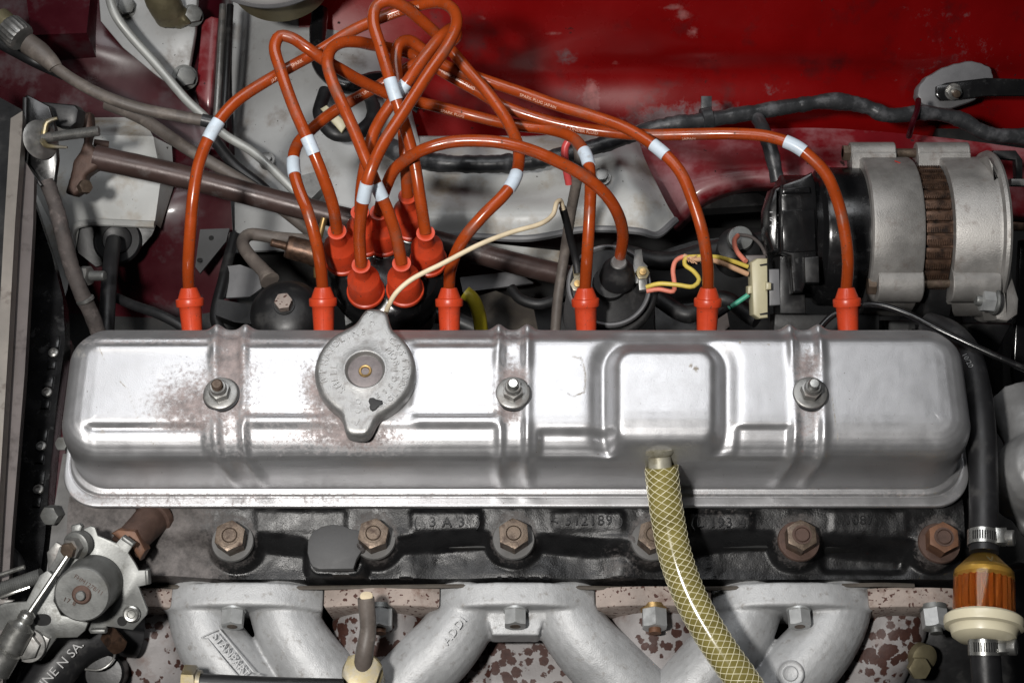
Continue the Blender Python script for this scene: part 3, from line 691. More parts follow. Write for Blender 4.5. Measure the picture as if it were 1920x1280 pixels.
# ================================================================== cylinder head
HN = [(437, 1010), (703, 1006), (963, 1006), (1222, 1008), (1497, 1009), (1760, 1013)]
head = thing('cylinder_head', 'black painted cast iron cylinder head below the silver cover', 'cylinder head', (0, -110, -150))
yb = at(960, 1086, -97).y
X0 = at(122, 1000, -75).x; X1 = at(1812, 1000, -75).x
NX, NY = 420, 46; vs = []; gr = []
def head_z(px, py):
    low = ss(985, 1062, py)
    # shoulders between the studs dip, bosses stay up
    b = max(1 - ss(34, 58, math.hypot(px - hx, (py - hy) * 1.1)) for hx, hy in HN)
    dip = ss(1000, 1030, py - 8 * math.sin(px * .012))
    z = -74 - 4 * ss(950, 1000, py) - 15 * dip * (1 - .85 * b) - 5 * low * (1 - b)
    for x0, x1, y0, y1, a in ((770, 905, 962, 1000, 2.0), (1035, 1170, 962, 998, 2.0), (1290, 1410, 965, 1000, 2.0), (480, 650, 960, 1000, 1.2), (1555, 1700, 960, 1002, 1.6)):
        z += a * (1 - ss(-8, 6, rbox(px, py, (x0 + x1) / 2, (y0 + y1) / 2, (x1 - x0) / 2, (y1 - y0) / 2, 8)))
    z -= 6 * (1 - ss(-10, 8, rbox(px, py, 1630, 1035, 80, 22, 14)))
    z += 12 * dip * (1 - ss(-4, 10, rbox(px, py, 628, 1030, 54, 44, 24)))
    z += 7 * gau((px - 1170) / 30, 1) * gau((py - 1050) / 28, 1) + 5 * gau((px - 760) / 24, 1) * gau((py - 1045) / 30, 1) + 5 * gau((px - 960) / 70, 1) * gau((py - 1062) / 18, 1)
    z += 9 * (1 - ss(300, 420, px)) * dip
    z += 1.0 * n3(px * .022, py * .022, 4) + .28 * n3(px * .07, py * .07, 2) + .18 * n3(px * .25, py * .25)
    return z
for j in range(NY + 1):
    for i in range(NX + 1):
        x = X0 + (X1 - X0) * i / NX; t = j / NY; y = -86 + (yb + 86) * min(1, t / .9)
        px, py = proj(Vector((x, y, -80))); z = head_z(px, py)
        if t > .9: z = z * (1 - (t - .9) / .1) + -150 * ((t - .9) / .1)
        p = Vector((x, y + (.0 if t < .9 else -.8 * math.sin((t - .9) * 10)), z)); vs.append(p)
        g = .62 * (1 - ss(330, 470, px + 40 * n3(px * .02, py * .02, 6))) + .10 * (1 - ss(400, 900, px))
        for hx, hy in HN: g = max(g, .42 * (1 - ss(40, 52, math.hypot(px - hx, py - hy))))
        g = max(g, .34 * gau((px - 1165) / 45, 1) * gau((py - 1050) / 30, 1)); g = max(g, .30 * gau((px - 1350) / 60, 1) * gau((py - 968) / 16, 1))
        gr.append(g)
w = NX + 1; fs = [(j * w + i, j * w + i + 1, (j + 1) * w + i + 1, (j + 1) * w + i) for j in range(NY) for i in range(NX)]
me = bpy.data.meshes.new('head_casting'); me.from_pydata(vs, [], fs); me.update(); me.flip_normals()
a = me.attributes.new('grime', 'FLOAT', 'POINT'); a.data.foreach_set('value', gr)
link_mesh('head_casting', me, 'head_black', head, 70)
m = MB(); m.box(((X0 + X1) / 2, (-86 + 22) / 2, -110), (X1 - X0 - 1, 106, 72), None, 2); m.build('head_core', 'block_black', head)
# flat grey core pad
m = MB(); out = [(583, 1058), (578, 1040), (579, 1018), (588, 1001), (604, 991), (624, 987), (644, 989), (660, 996), (676, 998), (684, 1012), (684, 1030), (676, 1042), (670, 1052), (664, 1070), (600, 1071), (588, 1066)]
m.prism(P([(x, y, -79) for x, y in out]), (0, 0, 1), 5.6, .8); m.build('machined_pad', 'pad_grey', head)
for i, (x, y) in enumerate(HN):
    o = at(x, y + 6, -79); up = Vector((0, 0, 1))
    m = MB(); m.lathe([(7, 0), (14.6, 0), (14.9, 1), (14.3, 2.6), (7, 2.6)], o, up, 36); m.build('washer', 'washer_grey' if i < 4 else 'rust_dark', head)
    m = MB(); m.hexa(o + up * 2.6, up, 19.4, 13, rot=30 + random.uniform(-14, 14)); m.build('head_nut', 'rusty_steel' if i < 5 else 'rust_orange', head)
    m = MB(); m.lathe([(5.4, 12), (5.4, 16.4), (4.9, 17), (4.6, 16.2), (.4, 16.2)], o, up, 28); m.lathe([(6.9, 15.4), (6.8, 15.85), (5.4, 15.85)], o, up, 28); m.build('stud', 'rusty_steel' if i < 4 else 'rust_dark', head)
for body, x, y, s in (('(  3 A 3  )', 838, 980, 10), ('< 312189 )', 1100, 977, 10), ('(L 193 4', 1346, 981, 10), ('1087', 1610, 976, 9)):
    lt = MB(); flat_text(lt, body, s, at(x, y, -75.6), (1, 0, 0), (0, 0, 1), 2.0, 1.15)
    lt.build('casting_number', 'head_black', head)
# rear corner plate with a pale hex bolt
m = MB(); m.prism(P([(118, 850, -82), (130, 850, -82), (134, 960, -82), (118, 1100, -86), (84, 1100, -86), (100, 960, -82)]), (0, 0, -1), 20, 1); o = m.build('rear_plate', 'washer_grey'); tag(o, 'narrow grey end plate at the rear corner of the head', 'plate')
m = MB(); m.hexa(at(103, 962, -80), (-.2, -.5, .8), 12, 9); m.build('bolt', 'zinc', o)
m = MB(); m.hexa(at(122, 832, -80), (-.2, -.3, .9), 9, 6); m.build('bolt', 'zinc', o)
# rusty water stub at the head's left end
m = MB(); m.tube(P([(290, 968, -80), (268, 990, -70), (236, 1024, -58)]), [13, 11.5, 11], 24); m.lathe([(15, -2), (14, 2), (12, 3)], at(288, 970, -78), at(236, 1024, -58) - at(290, 968, -80), 24)
o = m.build('water_stub', 'rust_dark'); tag(o, 'short rusty pipe stub rising from the head behind the linkage', 'pipe')
# gasket line under head
m = MB(); m.tube([Vector((x, yb - 2.5 - 2.0 * abs(math.sin(x * .012)), -103 - 2 * math.sin(x * .02))) for x in range(int(X0) + 60, int(X1) - 30, 8)], 1.6, 6); o = m.build('manifold_gasket', 'gasket'); tag(o, 'thin brown gasket edge between head and manifolds', 'gasket')
# ================================================================== manifolds
def flange_outline(cx, half, ztop, zend, zbot, y):
    pts = []
    for k in range(25):
        t = -1 + 2 * k / 24; z = zend + (ztop - zend) * (1 - abs(t) ** 2.6); pts.append(Vector((cx + half * t, y, z)))
    for k in range(1, 8): a = math.pi * k / 8; pts.append(Vector((cx + half * math.cos(a), y, zbot - 8 * math.sin(a))))
    return pts
def inlet(cx_px, half_px, runs, bolt, label, web=None, gap=None):
    c = at(cx_px, 1084, -97); hp = half_px * mmpx(cx_px, 1090, -97); y0 = yb - 2
    t = thing('intake_manifold', label, 'manifold', (c.x, y0 - 30, -170), 'cast alloy intake manifold branches')
    m = MB(); m.prism(flange_outline(c.x, hp, -95, -112, -140, y0), (0, -1, 0), 17, 1.5)
    for r in runs:
        pts = P(r); m.tube(pts, [25, 23.8, 24.6, 26, 27], 28, 6)
    if web:
        m.prism(P(web), (0, 0, -1), 22, 2)
    m.cast('branch_casting', 'alloy_cast', t, 1.25, 3, .14, .25)
    bx_, by_ = bolt; o = Vector((at(bx_, by_, -106).x, y0 - 17, -105)); ax = Vector((0, -1, .10))
    b = MB(); b.lathe([(8.6, -3), (8.6, 2.0), (5, 2.2)], o, ax, 28); b.build('washer', 'bright_zinc', t)
    b = MB(); b.hexa(o + ax.normalized() * 2, ax, 14.5, 11, rot=30); b.build('nut', 'bright_zinc', t)
    b = MB(); b.lathe([(3.8, 10), (3.8, 13.2), (.3, 13.4)], o, ax, 16); b.build('stud', 'rusty_steel', t)
    return t
ia = inlet(452, 152, [[(374, 1105, -126), (378, 1150, -126), (398, 1205, -129), (450, 1275, -136), (520, 1370, -150)], [(528, 1105, -126), (532, 1150, -126), (556, 1205, -129), (606, 1275, -136), (680, 1370, -150)]], (440, 1124), 'pale grey cast intake branch with raised maker panel below first head nut')
ib = inlet(967, 150, [[(880, 1105, -126), (872, 1150, -127), (838, 1205, -130), (780, 1265, -138), (700, 1350, -150)], [(1054, 1105, -126), (1062, 1150, -127), (1096, 1205, -130), (1156, 1265, -138), (1240, 1350, -150)]], (966, 1124), 'pale grey cast intake branch spreading like a wishbone below the middle head nut', [(905, 1120, -108), (1030, 1120, -108), (1010, 1190, -112), (922, 1190, -112)])
ic = inlet(1490, 152, [[(1408, 1105, -126), (1400, 1150, -126), (1372, 1205, -129), (1310, 1275, -136), (1230, 1370, -150)], [(1572, 1105, -126), (1568, 1150, -126), (1540, 1205, -129), (1480, 1275, -136), (1400, 1370, -150)]], (1495, 1126), 'pale grey cast intake branch with round boss beside the braided hose')
# raised maker panel on the first branch, small mark on the second, round boss on the third
ang = Vector((.62, -.78, 0))
def on_run(x, y, z): return at(x, y, z)
m = MB(); o = at(432, 1228, -101.0); nrm = Vector((-.16, -.12, 1)).normalized(); xd = Vector((.62, -.70, -.05)); yd = nrm.cross(xd).normalized(); xd = yd.cross(nrm)
for sgn in (-1, 1): m.box(o + yd * 5.2 * sgn, (40, .9, .8), (xd, yd, nrm))
m.tube([o - xd * 20 - yd * 5, o - xd * 24 - yd * 8], .5, 6); m.tube([o - xd * 20 + yd * 5, o - xd * 24 - yd * 8], .5, 6); m.tube([o + xd * 20 - yd * 5, o + xd * 24 + yd * 8], .5, 6); m.tube([o + xd * 20 + yd * 5, o + xd * 24 + yd * 8], .5, 6)
flat_text(m, 'STANPART', 8.2, o, xd, nrm, .5, .95); m.build('maker_panel', 'alloy_cast', ia)
m = MB(); flat_text(m, 'ADDI', 8.5, at(852, 1182, -103.2), Vector((.62, .75, 0)), Vector((-.25, -.05, 1)), .5, 1.1); m.build('casting_mark', 'alloy_cast', ib)
m = MB(); o = at(1482, 1262, -108.5); m.lathe([(9.5, -2), (9.5, .3), (8.6, .9), (7.6, .3), (5.5, .3), (4.8, 1.1), (3.5, .6), (.4, .8)], o, (-.1, -.15, 1), 32); m.build('round_boss', 'alloy_cast', ic)
# exhaust manifold behind / below
ex = thing('exhaust_manifold', 'rust speckled grey iron exhaust manifold behind the intake branches', 'manifold', (0, yb - 60, -260))
m = MB()
for cx, r in ((290, 30), (715, 36), (1225, 36), (1690, 26)):
    dx = {290: 10, 715: 0, 1225: 0, 1690: -60}[cx]
    m.tube(P([(cx, 1120, -150), (cx + dx * .3, 1170, -152), (cx + dx, 1250, -168), (cx + dx * 1.5, 1330, -190)]), [r * .9, r, r * 1.05, r * 1.1], 24, 8)
m.tube(P([(250, 1310, -205), (600, 1315, -205), (960, 1300, -200), (1300, 1315, -205), (1640, 1300, -205)]), 38, 24, 14)
m.box(at(1010, 1250, -178), (75, 40, 40), None, 3)
m.cast('manifold_casting', 'speckled_iron', ex, 2.2, 5, .2, .1)
for cx, half, k in ((716, 108, 1), (1225, 108, 1), (1712, 84, 0), (262, 60, 0)):
    c = at(cx, 1098, -103); hp = half * mmpx(cx, 1098, -103)
    b = MB(); b.prism(flange_outline(c.x, hp, -103 + (3 if k else 0), -106, -140, yb - 4), (0, -1, 0), 14, 2); b.build('port_flange', 'tan_iron', ex)
for cx, cy in ((715, 1137), (1225, 1137), (1747, 1140)):
    o = Vector((at(cx, cy, -112).x, yb - 18, -108)); ax = Vector((0, -1, .06))
    b = MB(); b.lathe([(9.6, -2), (9.6, 1.4), (5, 1.6)], o, ax, 28); b.build('washer', 'brass' if cx == 1225 else 'zinc', ex)
    b = MB(); b.hexa(o + ax * 1.4, ax, 16.5, 13, rot=30); b.build('nut', 'bright_zinc', ex)
    b = MB(); b.lathe([(4.4, 12), (4.4, 18), (.3, 18.3)], o, ax, 16); b.build('stud', 'rust_orange' if cx != 1747 else 'zinc', ex)
# ------------------------------------------------------------------ hoses
t = thing('breather_hose', 'translucent yellow braided hose running from the breather pipe down between the manifolds', 'hose', at(1390, 1270, -70))
bp, _ = crom(P([(1240, 874, -19), (1244, 915, -26), (1252, 970, -34), (1266, 1040, -42), (1295, 1120, -48), (1340, 1200, -52), (1392, 1275, -56), (1450, 1360, -62)]), 2.0)
HR = 11.3
m = MB(); m.tube(bp, HR, 28, raw=True); m.build('hose_wall', 'pvc_yellow', t)
fr = frames(bp); m = MB(); pitch = 44.0
for dirn in (1, -1):
    for k in range(9):
        pts = []
        for i in range(0, len(bp)):
            s = i * 2.0; a = dirn * s / pitch * 2 * math.pi + 2 * math.pi * k / 9
            x, y, _t = fr[i]; pts.append(bp[i] + (x * math.cos(a) + y * math.sin(a)) * (HR + .02))
        m.tube(pts, .27, 5, raw=True)
m.build('braid', 'braid_white', t)
# fuel line, filter and clamps
fz = -38
t = thing('fuel_hose', 'black rubber hose printed with small numbers curving past the cover end to the filter', 'hose', at(1843, 1010, fz - 10), 'rubber fuel hoses at the filter')
fp, _ = crom(P([(1740, 610, -75), (1780, 625, -62), (1812, 660, -52), (1830, 720, -45), (1840, 800, fz), (1844, 900, fz), (1845, 1036, fz)]), 3)
m = MB(); m.tube(fp, 9.8, 24, raw=True); m.build('hose_wall', 'rubber', t)
m = MB(); flat_text(m, '10/20 18:53', 5.0, at(1822, 690, -38.0), Vector((.42, -.9, 0)), Vector((0, -.2, 1)), .1); m.build('printed_code', 'print_grey', t)
t = thing('fuel_hose', 'short black rubber hose leaving the cream end of the fuel filter', 'hose', at(1845, 1260, fz - 20), 'rubber fuel hoses at the filter')
m = MB(); m.tube(P([(1846, 1190, fz), (1848, 1240, fz - 4), (1856, 1340, fz - 14)]), 9.8, 24); m.build('hose_wall', 'rubber', t)
A = at(1845, 1030, fz); B = at(1845, 1204, fz); ax = (B - A).normalized(); Lf = (B - A).length
t = thing('fuel_filter', 'amber see-through inline fuel filter with orange pleated paper and cream end cap', 'fuel filter', (A + B) / 2 - Vector((0, 0, 22)))
m = MB(); m.lathe([(6, 4), (9.5, 5), (17.5, 13.5), (19.6, 16), (20, 20), (20.2, 46), (20, 50)], A, ax, 40, cap1=False)
m.lathe([(18.6, 50), (18.8, 46), (18.6, 20), (18.2, 17), (16.4, 14.4), (8.8, 7), (6, 6.4)], A, ax, 40, cap0=False, cap1=True); m.build('housing', 'filter_plastic', t, 60)
m = MB(); m.lathe([(6, 13.6), (14.5, 13.8), (17.2, 16), (17.5, 19), (15.5, 21.5), (6, 21.5)], A, ax, 40); m.build('top_ring', 'filter_gold', t)
m = MB(); m.lathe([(15.6, 21), (15.6, 49)], A, ax, 96, wob=lambda a, h: 1 + .07 * math.sin(a * 22)); m.build('paper_element', 'filter_paper', t, 20)
m = MB(); m.lathe([(12, 46), (23.5, 46.2), (25.6, 48), (26, 51), (25.4, 54), (22.5, 55), (21.5, 57), (20.6, 60), (17, 62.5), (9, 63.5)], A, ax, 48); m.build('end_cap', 'cream_plastic', t)
m = MB(); x, y, z = frame(ax, (1, 0, 0)); flat_text(m, 'V', 7, A + ax * 12 + Vector((0, 0, 16.6)), (1, 0, 0), (0, .55, 1), .3); m.build('flow_arrow', 'olive_brass', t)
def clamp(c, ax, label):
    t = thing('hose_clamp', label, 'hose clamp', c - Vector((0, 0, 10)))
    x, y, z = frame(ax, (0, 0, 1))
    m = MB(); m.lathe([(10.0, -5.2), (10.6, -5.2), (10.6, 5.2), (10.0, 5.2)], c, ax, 44, cap0=False, cap1=False); m.rings([[c + z * h + (x * math.cos(a) + y * math.sin(a)) * r for a in (2 * math.pi * k / 44 for k in range(44))] for r, h in ((10, 5.2), (10, -5.2))], False, False); bd = m.build('band', 'bright_steel', t)
    for k in range(-6, 7):
        a = k * .155
        s = MB(); o = c + (x * math.cos(a) + y * math.sin(a)) * 10.5
        s.box(o, (.9, 6.2, .5), ((y * math.cos(a) - x * math.sin(a)).normalized(), z, (x * math.cos(a) + y * math.sin(a)).normalized())); s.build('slot', 'deep_black', bd)
    sd = Vector((1, 0, 0)); h = c + sd * 10 + Vector((0, 0, 5))
    m = MB(); m.box(h, (8, 11, 8), None, 1); m.build('screw_housing', 'bright_steel', t)
    m = MB(); m.lathe([(5, 0), (5.4, .6), (5.4, 5), (4.8, 5.6), (.3, 5.8)], h + Vector((4, -1, 0)), (.85, -.15, .5), 24); sw = m.build('screw', 'dull_steel', t)
    m = MB(); q = h + Vector((4, -1, 0)) + Vector((.85, -.15, .5)).normalized() * 5.75; u = Vector((.85, -.15, .5)).normalized(); m.box(q, (8, 1.1, .4), (Vector((0, 1, .2)).normalized(), u.cross(Vector((0, 1, .2))).normalized(), u)); m.build('screw_slot', 'deep_black', sw)
clamp(at(1844, 1010, fz), ax, 'slotted steel hose clamp above the amber filter')
clamp(at(1846, 1213, fz - 1), (at(1848, 1240, fz - 4) - at(1846, 1190, fz)), 'slotted steel hose clamp below the cream filter cap')
# thermostat housing at the right edge
t = thing('thermostat_housing', 'rough pale alloy rounded housing at the end of the head', 'housing', at(1950, 900, -120))
m = MB(); c = at(1945, 890, -70)
m.lathe([(4, 34), (14, 32), (23, 25), (28, 15), (30, 2), (30, -20), (24, -40)], c, (0, -.05, 1), 40)
m.tube(P([(1945, 850, -75), (1925, 790, -85), (1900, 760, -95)]), [20, 22, 22], 24); m.prism(P([(1888, 850, -88), (1900, 800, -88), (1990, 780, -88), (2010, 1010, -88), (1935, 1010, -88), (1900, 960, -88), (1882, 900, -88)]), (0, 0, -1), 12, 1)
m.cast('housing_casting', 'pale_alloy', t, 1.8, 4, .3, .2)
# ================================================================== ignition
def camdir(p): return (CAM - p).normalized()
def tube_text(mb, path, fr, s0, body, size, r, tilt=0.0):
    vs, fs = text_mesh(body, size, .05)
    cum = [0]
    for a, b in zip(path, path[1:]): cum.append(cum[-1] + (b - a).length)
    out = []
    i0 = min(range(len(cum)), key=lambda i: abs(cum[i] - s0)); x, y, tt = fr[i0]; cd = camdir(path[i0])
    flip = tt.x < 0
    for v in vs:
        s = s0 + (-v.x if flip else v.x)
        i = max(0, min(len(cum) - 2, next((k for k in range(len(cum) - 1) if cum[k + 1] >= s), len(cum) - 2)))
        f = (s - cum[i]) / max(1e-6, cum[i + 1] - cum[i]); p = path[i].lerp(path[i + 1], f); t = fr[i][2]
        n0 = (cd - t * cd.dot(t)).normalized(); up = t.cross(n0) * (-1 if flip else 1); up = -up if up.y < 0 else up
        a = v.y / r + tilt; out.append(p + (n0 * math.cos(a) + up * math.sin(a)) * (r + .06 + v.z))
    mb.add(out, fs)
LEADR = 4.35
def sleeve(path, px, py, parent, ln=11):
    i = min(range(len(path)), key=lambda k: (proj(path[k])[0] - px) ** 2 + (proj(path[k])[1] - py) ** 2)
    seg = [path[i]]; a = b = 0; j = k = i
    while a < ln / 2 and j > 0: a += (path[j] - path[j - 1]).length; j -= 1
    while b < ln / 2 and k < len(path) - 1: b += (path[k] - path[k + 1]).length; k += 1
    m = MB(); m.tube(path[j:k + 1], LEADR + .55, 20, raw=True); m.build('marker_sleeve', 'marker_white', parent)
BASE_AX = Vector((0, math.cos(math.radians(33)), math.sin(math.radians(33))))
def plug_boot(top, parent):
    PLUG_AX = (BASE_AX + Vector((random.uniform(-.07, .07), random.uniform(-.06, .06), random.uniform(-.06, .06)))).normalized()
    m = MB(); m.lathe([(4.4, .8), (5.6, .6), (6.0, 0), (8.2, -6), (8.4, -6.8), (9.9, -7.4), (10.2, -8.2), (10.1, -12.4), (9.8, -13), (8.4, -13.2), (8.1, -14), (7.4, -30), (6.6, -48), (5, -52)], top, PLUG_AX, 32, wob=None); pb = m.build('plug_boot', 'orange_boot', parent, 30)
    x, y, z = frame(PLUG_AX)
    m = MB(); s = camdir(top); s = (s - z * s.dot(z)).normalized()
    m.tube([top + s * 6.05 - z * .2, top + s * 8.15 - z * 6], .16, 5); m.tube([top + s * 8.05 - z * 14, top + s * 7.35 - z * 31, top + s * 6.6 - z * 47], .16, 5); m.build('mould_seam', 'orange_boot', pb)
def dist_boot(top, parent, ax=(0, 0, 1)):
    m = MB(); m.lathe([(4.3, .2), (5.4, .6), (6.7, .5), (6.9, 0), (6.8, -1.2), (6.2, -1.5), (6.1, -13), (6.3, -13.6), (11.4, -20.2), (11.9, -21.2), (12.9, -39.6), (14.0, -40.2), (14.2, -41), (14.2, -43), (13.6, -43.8), (10, -44)], top, ax, 40); m.build('distributor_boot', 'orange_boot', parent, 30)
def lead(label, pts, marks, texts=(), coil=False):
    W = P(pts); path, _ = crom(W, 2.5)
    plug, dtop = W[0], W[-1]
    t = thing('ignition_lead', label, 'ignition lead', (plug if not coil else W[-1]) - Vector((0, 0, 20)), 'orange ignition leads')
    full = path
    m = MB(); m.tube(full, LEADR, 18, raw=True); cb = m.build('cable', 'orange_lead', t)
    if not coil: plug_boot(plug, t)
    dist_boot(dtop, t)
    for mk in marks: sleeve(full, *mk, t)
    if texts:
        fr = frames(full)
        cum = [0]
        for a, b in zip(full, full[1:]): cum.append(cum[-1] + (b - a).length)
        for (tx, ty, body, tilt) in texts:
            i = min(range(len(full)), key=lambda k: (proj(full[k])[0] - tx) ** 2 + (proj(full[k])[1] - ty) ** 2)
            m = MB(); tube_text(m, full, fr, cum[i], body, 3.4, LEADR, tilt); m.build('printed_text', 'print_white', cb)
    return t
lead('orange plug lead from boot nearest the black dome side end, arching highest over the bundle', [(354, 541, -46), (353, 500, -28), (357, 430, -8), (362, 370, 5), (375, 300, 15), (400, 243, 22), (440, 193, 25), (520, 140, 25), (600, 95, 25), (660, 58, 27), (724, 30, 30), (774, 13, 36), (822, 5, 48), (849, 18, 56), (856, 44, 60), (842, 80, 60), (801, 141, 56), (758, 208, 50), (717, 272, 46), (692, 330, 38), (679, 390, 20), (674, 440, 0), (677, 497, -22)], [(401, 241), (686, 366)], [(552, 121, 'SPARK', 0), (515, 142, 'JAPAN', -.5), (735, 25, 'JAPAN', -.4), (782, 11, 'JAPAN', -.2)])
lead('orange plug lead rising beside the black dome with a white sleeve near its bend', [(605, 540, -46), (601, 500, -30), (592, 450, -14), (578, 400, -4), (558, 348, 0), (550, 310, 0), (557, 272, -5), (585, 242, -9), (625, 210, -12), (665, 186, -12), (712, 160, -12), (770, 125, -2), (830, 88, 12), (856, 68, 22), (850, 54, 30), (830, 66, 35), (800, 102, 36), (766, 150, 30), (745, 178, 24), (705, 240, 14), (687, 300, 6), (678, 350, -8), (675, 398, -22)], [(551, 317), (747, 174)], [(685, 175, 'FOR UNDER', .1)])
lead('orange plug lead looping up from the boot just right of the filler cap', [(842, 541, -46), (845, 505, -28), (868, 450, -2), (905, 405, 10), (945, 365, 15), (965, 335, 14), (973, 300, 10), (970, 270, 7), (950, 225, 5), (915, 175, 6), (880, 135, 10), (848, 97, 16), (821, 67, 26), (788, 37, 40), (754, 11, 52), (727, 2, 56), (706, 12, 55), (700, 40, 52), (712, 84, 48), (737, 168, 38), (760, 240, 25), (776, 300, 12), (786, 360, 0), (798, 437, -22)], [(961, 340), (738, 168)])
lead('orange plug lead to the boot in front of the ignition coil', [(1097, 541, -46), (1101, 480, -22), (1105, 410, -6), (1107, 345, 2), (1102, 302, 0), (1092, 279, -3), (1070, 256, -10), (1026, 242, -18), (976, 236, -22), (932, 228, -24), (875, 214, -24), (825, 201, -20), (778, 190, -14), (727, 176, -4), (707, 167, 2), (673, 150, 12), (640, 131, 25), (605, 111, 36), (578, 92, 42), (546, 71, 45), (525, 68, 46), (515, 88, 46), (527, 134, 42), (551, 202, 35), (583, 275, 25), (605, 329, 14), (624, 385, -2), (632, 434, -22)], [(1100, 298), (582, 278)], [(850, 209, 'SPARK PLUG', -.6)])
lead('orange plug lead to the boot between coil and alternator, white sleeve high on its slope', [(1328, 541, -46), (1327, 500, -28), (1318, 440, -8), (1300, 380, 2), (1275, 322, 8), (1238, 282, 10), (1177, 242, 7), (1110, 217, 3), (1043, 197, 0), (976, 173, -2), (902, 148, -2), (832, 121, 4), (792, 92, 12), (766, 76, 18), (748, 84, 20), (742, 112, 18), (747, 160, 14), (755, 230, 9), (760, 300, 0), (764, 368, -22)], [(1239, 282)], [(1010, 187, 'SPARK PLUG JAPAN', -.5)])
lead('orange plug lead to the boot beside the alternator, longest run along the red wing', [(1587, 541, -46), (1590, 490, -26), (1584, 435, -12), (1570, 375, 0), (1549, 327, 10), (1522, 297, 15), (1490, 273, 17), (1440, 256, 14), (1380, 251, 8), (1280, 252, 0), (1211, 253, -6), (1144, 248, -12), (1077, 238, -14), (1010, 222, -14), (942, 198, -12), (890, 168, -10), (838, 139, -6), (790, 110, -2), (761, 98, 2), (736, 92, 8), (700, 85, 20), (668, 79, 36), (640, 80, 43), (621, 92, 46), (614, 116, 48), (622, 150, 46), (642, 196, 42), (664, 245, 35), (690, 309, 26), (708, 352, 19), (726, 392, 8), (742, 440, -6), (753, 494, -22)], [(1491, 273), (710, 362)], [(862, 152, 'FOR UNDER FLUID', 0), (1095, 242, 'UNDER FLUID', -.5), (1290, 252, 'JAPAN', -.9)])
cl = lead('orange coil lead arching from the middle of the distributor to the black coil boot', [(1163, 480, -52), (1168, 440, -28), (1158, 400, -6), (1134, 363, 10), (1093, 329, 20), (1043, 302, 28), (993, 281, 33), (942, 268, 36), (892, 264, 35), (842, 267, 33), (791, 282, 28), (758, 302, 18), (738, 320, 10), (724, 350, -2), (716, 375, -12), (711, 398, -22)], [], coil=True)
# distributor
bs = [(677, 497), (753, 494), (798, 437), (764, 368), (711, 398), (675, 398), (632, 434)]
dc = sum((at(x, y, -22) for x, y in bs if (x, y) != (711, 398)), Vector()) / 6
t = thing('distributor', 'black round distributor cap under the cluster of orange boots', 'distributor', (dc.x, dc.y, -150))
m = MB(); m.lathe([(20, -150), (20, -122), (38, -120), (40, -100), (44, -98), (45, -92), (44, -80), (40, -73), (30, -69), (10, -68)], (dc.x, dc.y, 0), (0, 0, 1), 48)
for x, y in bs:
    q = at(x, y, -22); m.lathe([(13.4, -84), (12.4, -72), (11.6, -60), (8, -58)], (q.x, q.y, 0), (0, 0, 1), 24)
m.cast('cap_moulding', 'gloss_black', t, 1.5, 3, 0)
m = MB(); m.lathe([(34, -150), (36, -122), (20, -121)], (dc.x, dc.y, 0), (0, 0, 1), 36); m.build('distributor_body', 'dull_steel', t)
# ignition coil
t = thing('ignition_coil', 'black topped ignition coil in a grey metal band between two orange boots', 'ignition coil', at(1142, 545, -200))
o = at(1142, 536, -84); ax = Vector((.02, -.22, 1)).normalized(); r = 78 * mmpx(1142, 536, -84)
m = MB(); m.lathe([(r * .95, -100), (r * .97, -9), (r * 1.0, -8), (r * 1.03, -2), (r * 1.02, 2), (r * .99, 3.4), (r * .95, 3.4), (r * .92, 2), (r * .90, -.6)], o, ax, 48); m.build('can', 'dark_grey', t)
m = MB(); m.lathe([(r * .91, -2), (r * .90, .6), (r * .60, 3.5), (r * .42, 5.0), (r * .40, 13), (2, 13.5)], o, ax, 48); m.build('insulator_top', 'dusty_black', t)
m = MB(); q = at(1160, 492, -52); q0 = q
m.lathe([(13.5, -23), (13.8, -21), (13.5, -18), (12.6, -16), (12, -11), (9, -6), (7, -3), (6.4, 0), (5, .4)], q, (.0, .08, 1), 36); m.build('coil_boot', 'rubber', t)
m = MB(); m.lathe([(4.4, -.4), (5.9, -.2), (6.1, .5), (5.4, 1.2), (4.4, 1.2)], q, (0, .08, 1), 28); m.build('boot_ring', 'dull_steel', t)
for (x, y) in ((1204, 513), (1082, 535)):
    q = at(x, y, -76)
    m = MB(); m.hexa(q, ax, 9.5, 3.4); m.build('terminal_nut', 'yellow_zinc', t)
    m = MB(); m.lathe([(2.6, 3), (2.6, 6.5), (.3, 6.8)], q, ax, 14); m.build('terminal_stud', 'brass', t)
m = MB(); m.prism(P([(1190, 470, -77), (1203, 468, -77), (1206, 492, -77), (1214, 500, -77), (1214, 530, -77), (1192, 532, -77), (1187, 500, -77)]), (0, 0, 1), 1.0, .2); m.build('spade_terminal', 'dull_steel', t)
m = MB(); m.prism(P([(1196, 528, -76), (1212, 526, -76), (1215, 546, -78), (1198, 548, -78)]), (0, 0, 1), 3.5, .6); m.build('spade_connector', 'dull_steel', t)
m = MB(); m.prism(P([(1073, 500, -77), (1086, 495, -77), (1090, 540, -77), (1078, 538, -77)]), (0, 0, 1), 1.2, .2); m.build('spade_terminal', 'yellow_zinc', t)
m = MB(); b = (1226, 548); m.tube([o + (Vector((math.cos(a), 0, 0)) * (r * 1.09) + ax.cross(Vector((1, 0, 0))) * math.sin(a) * r * 1.09) - ax * 12 for a in [math.radians(k) for k in range(-115, 5, 6)]], 4.0, 14, raw=True); m.build('clamp_band', 'dusty_black', t)
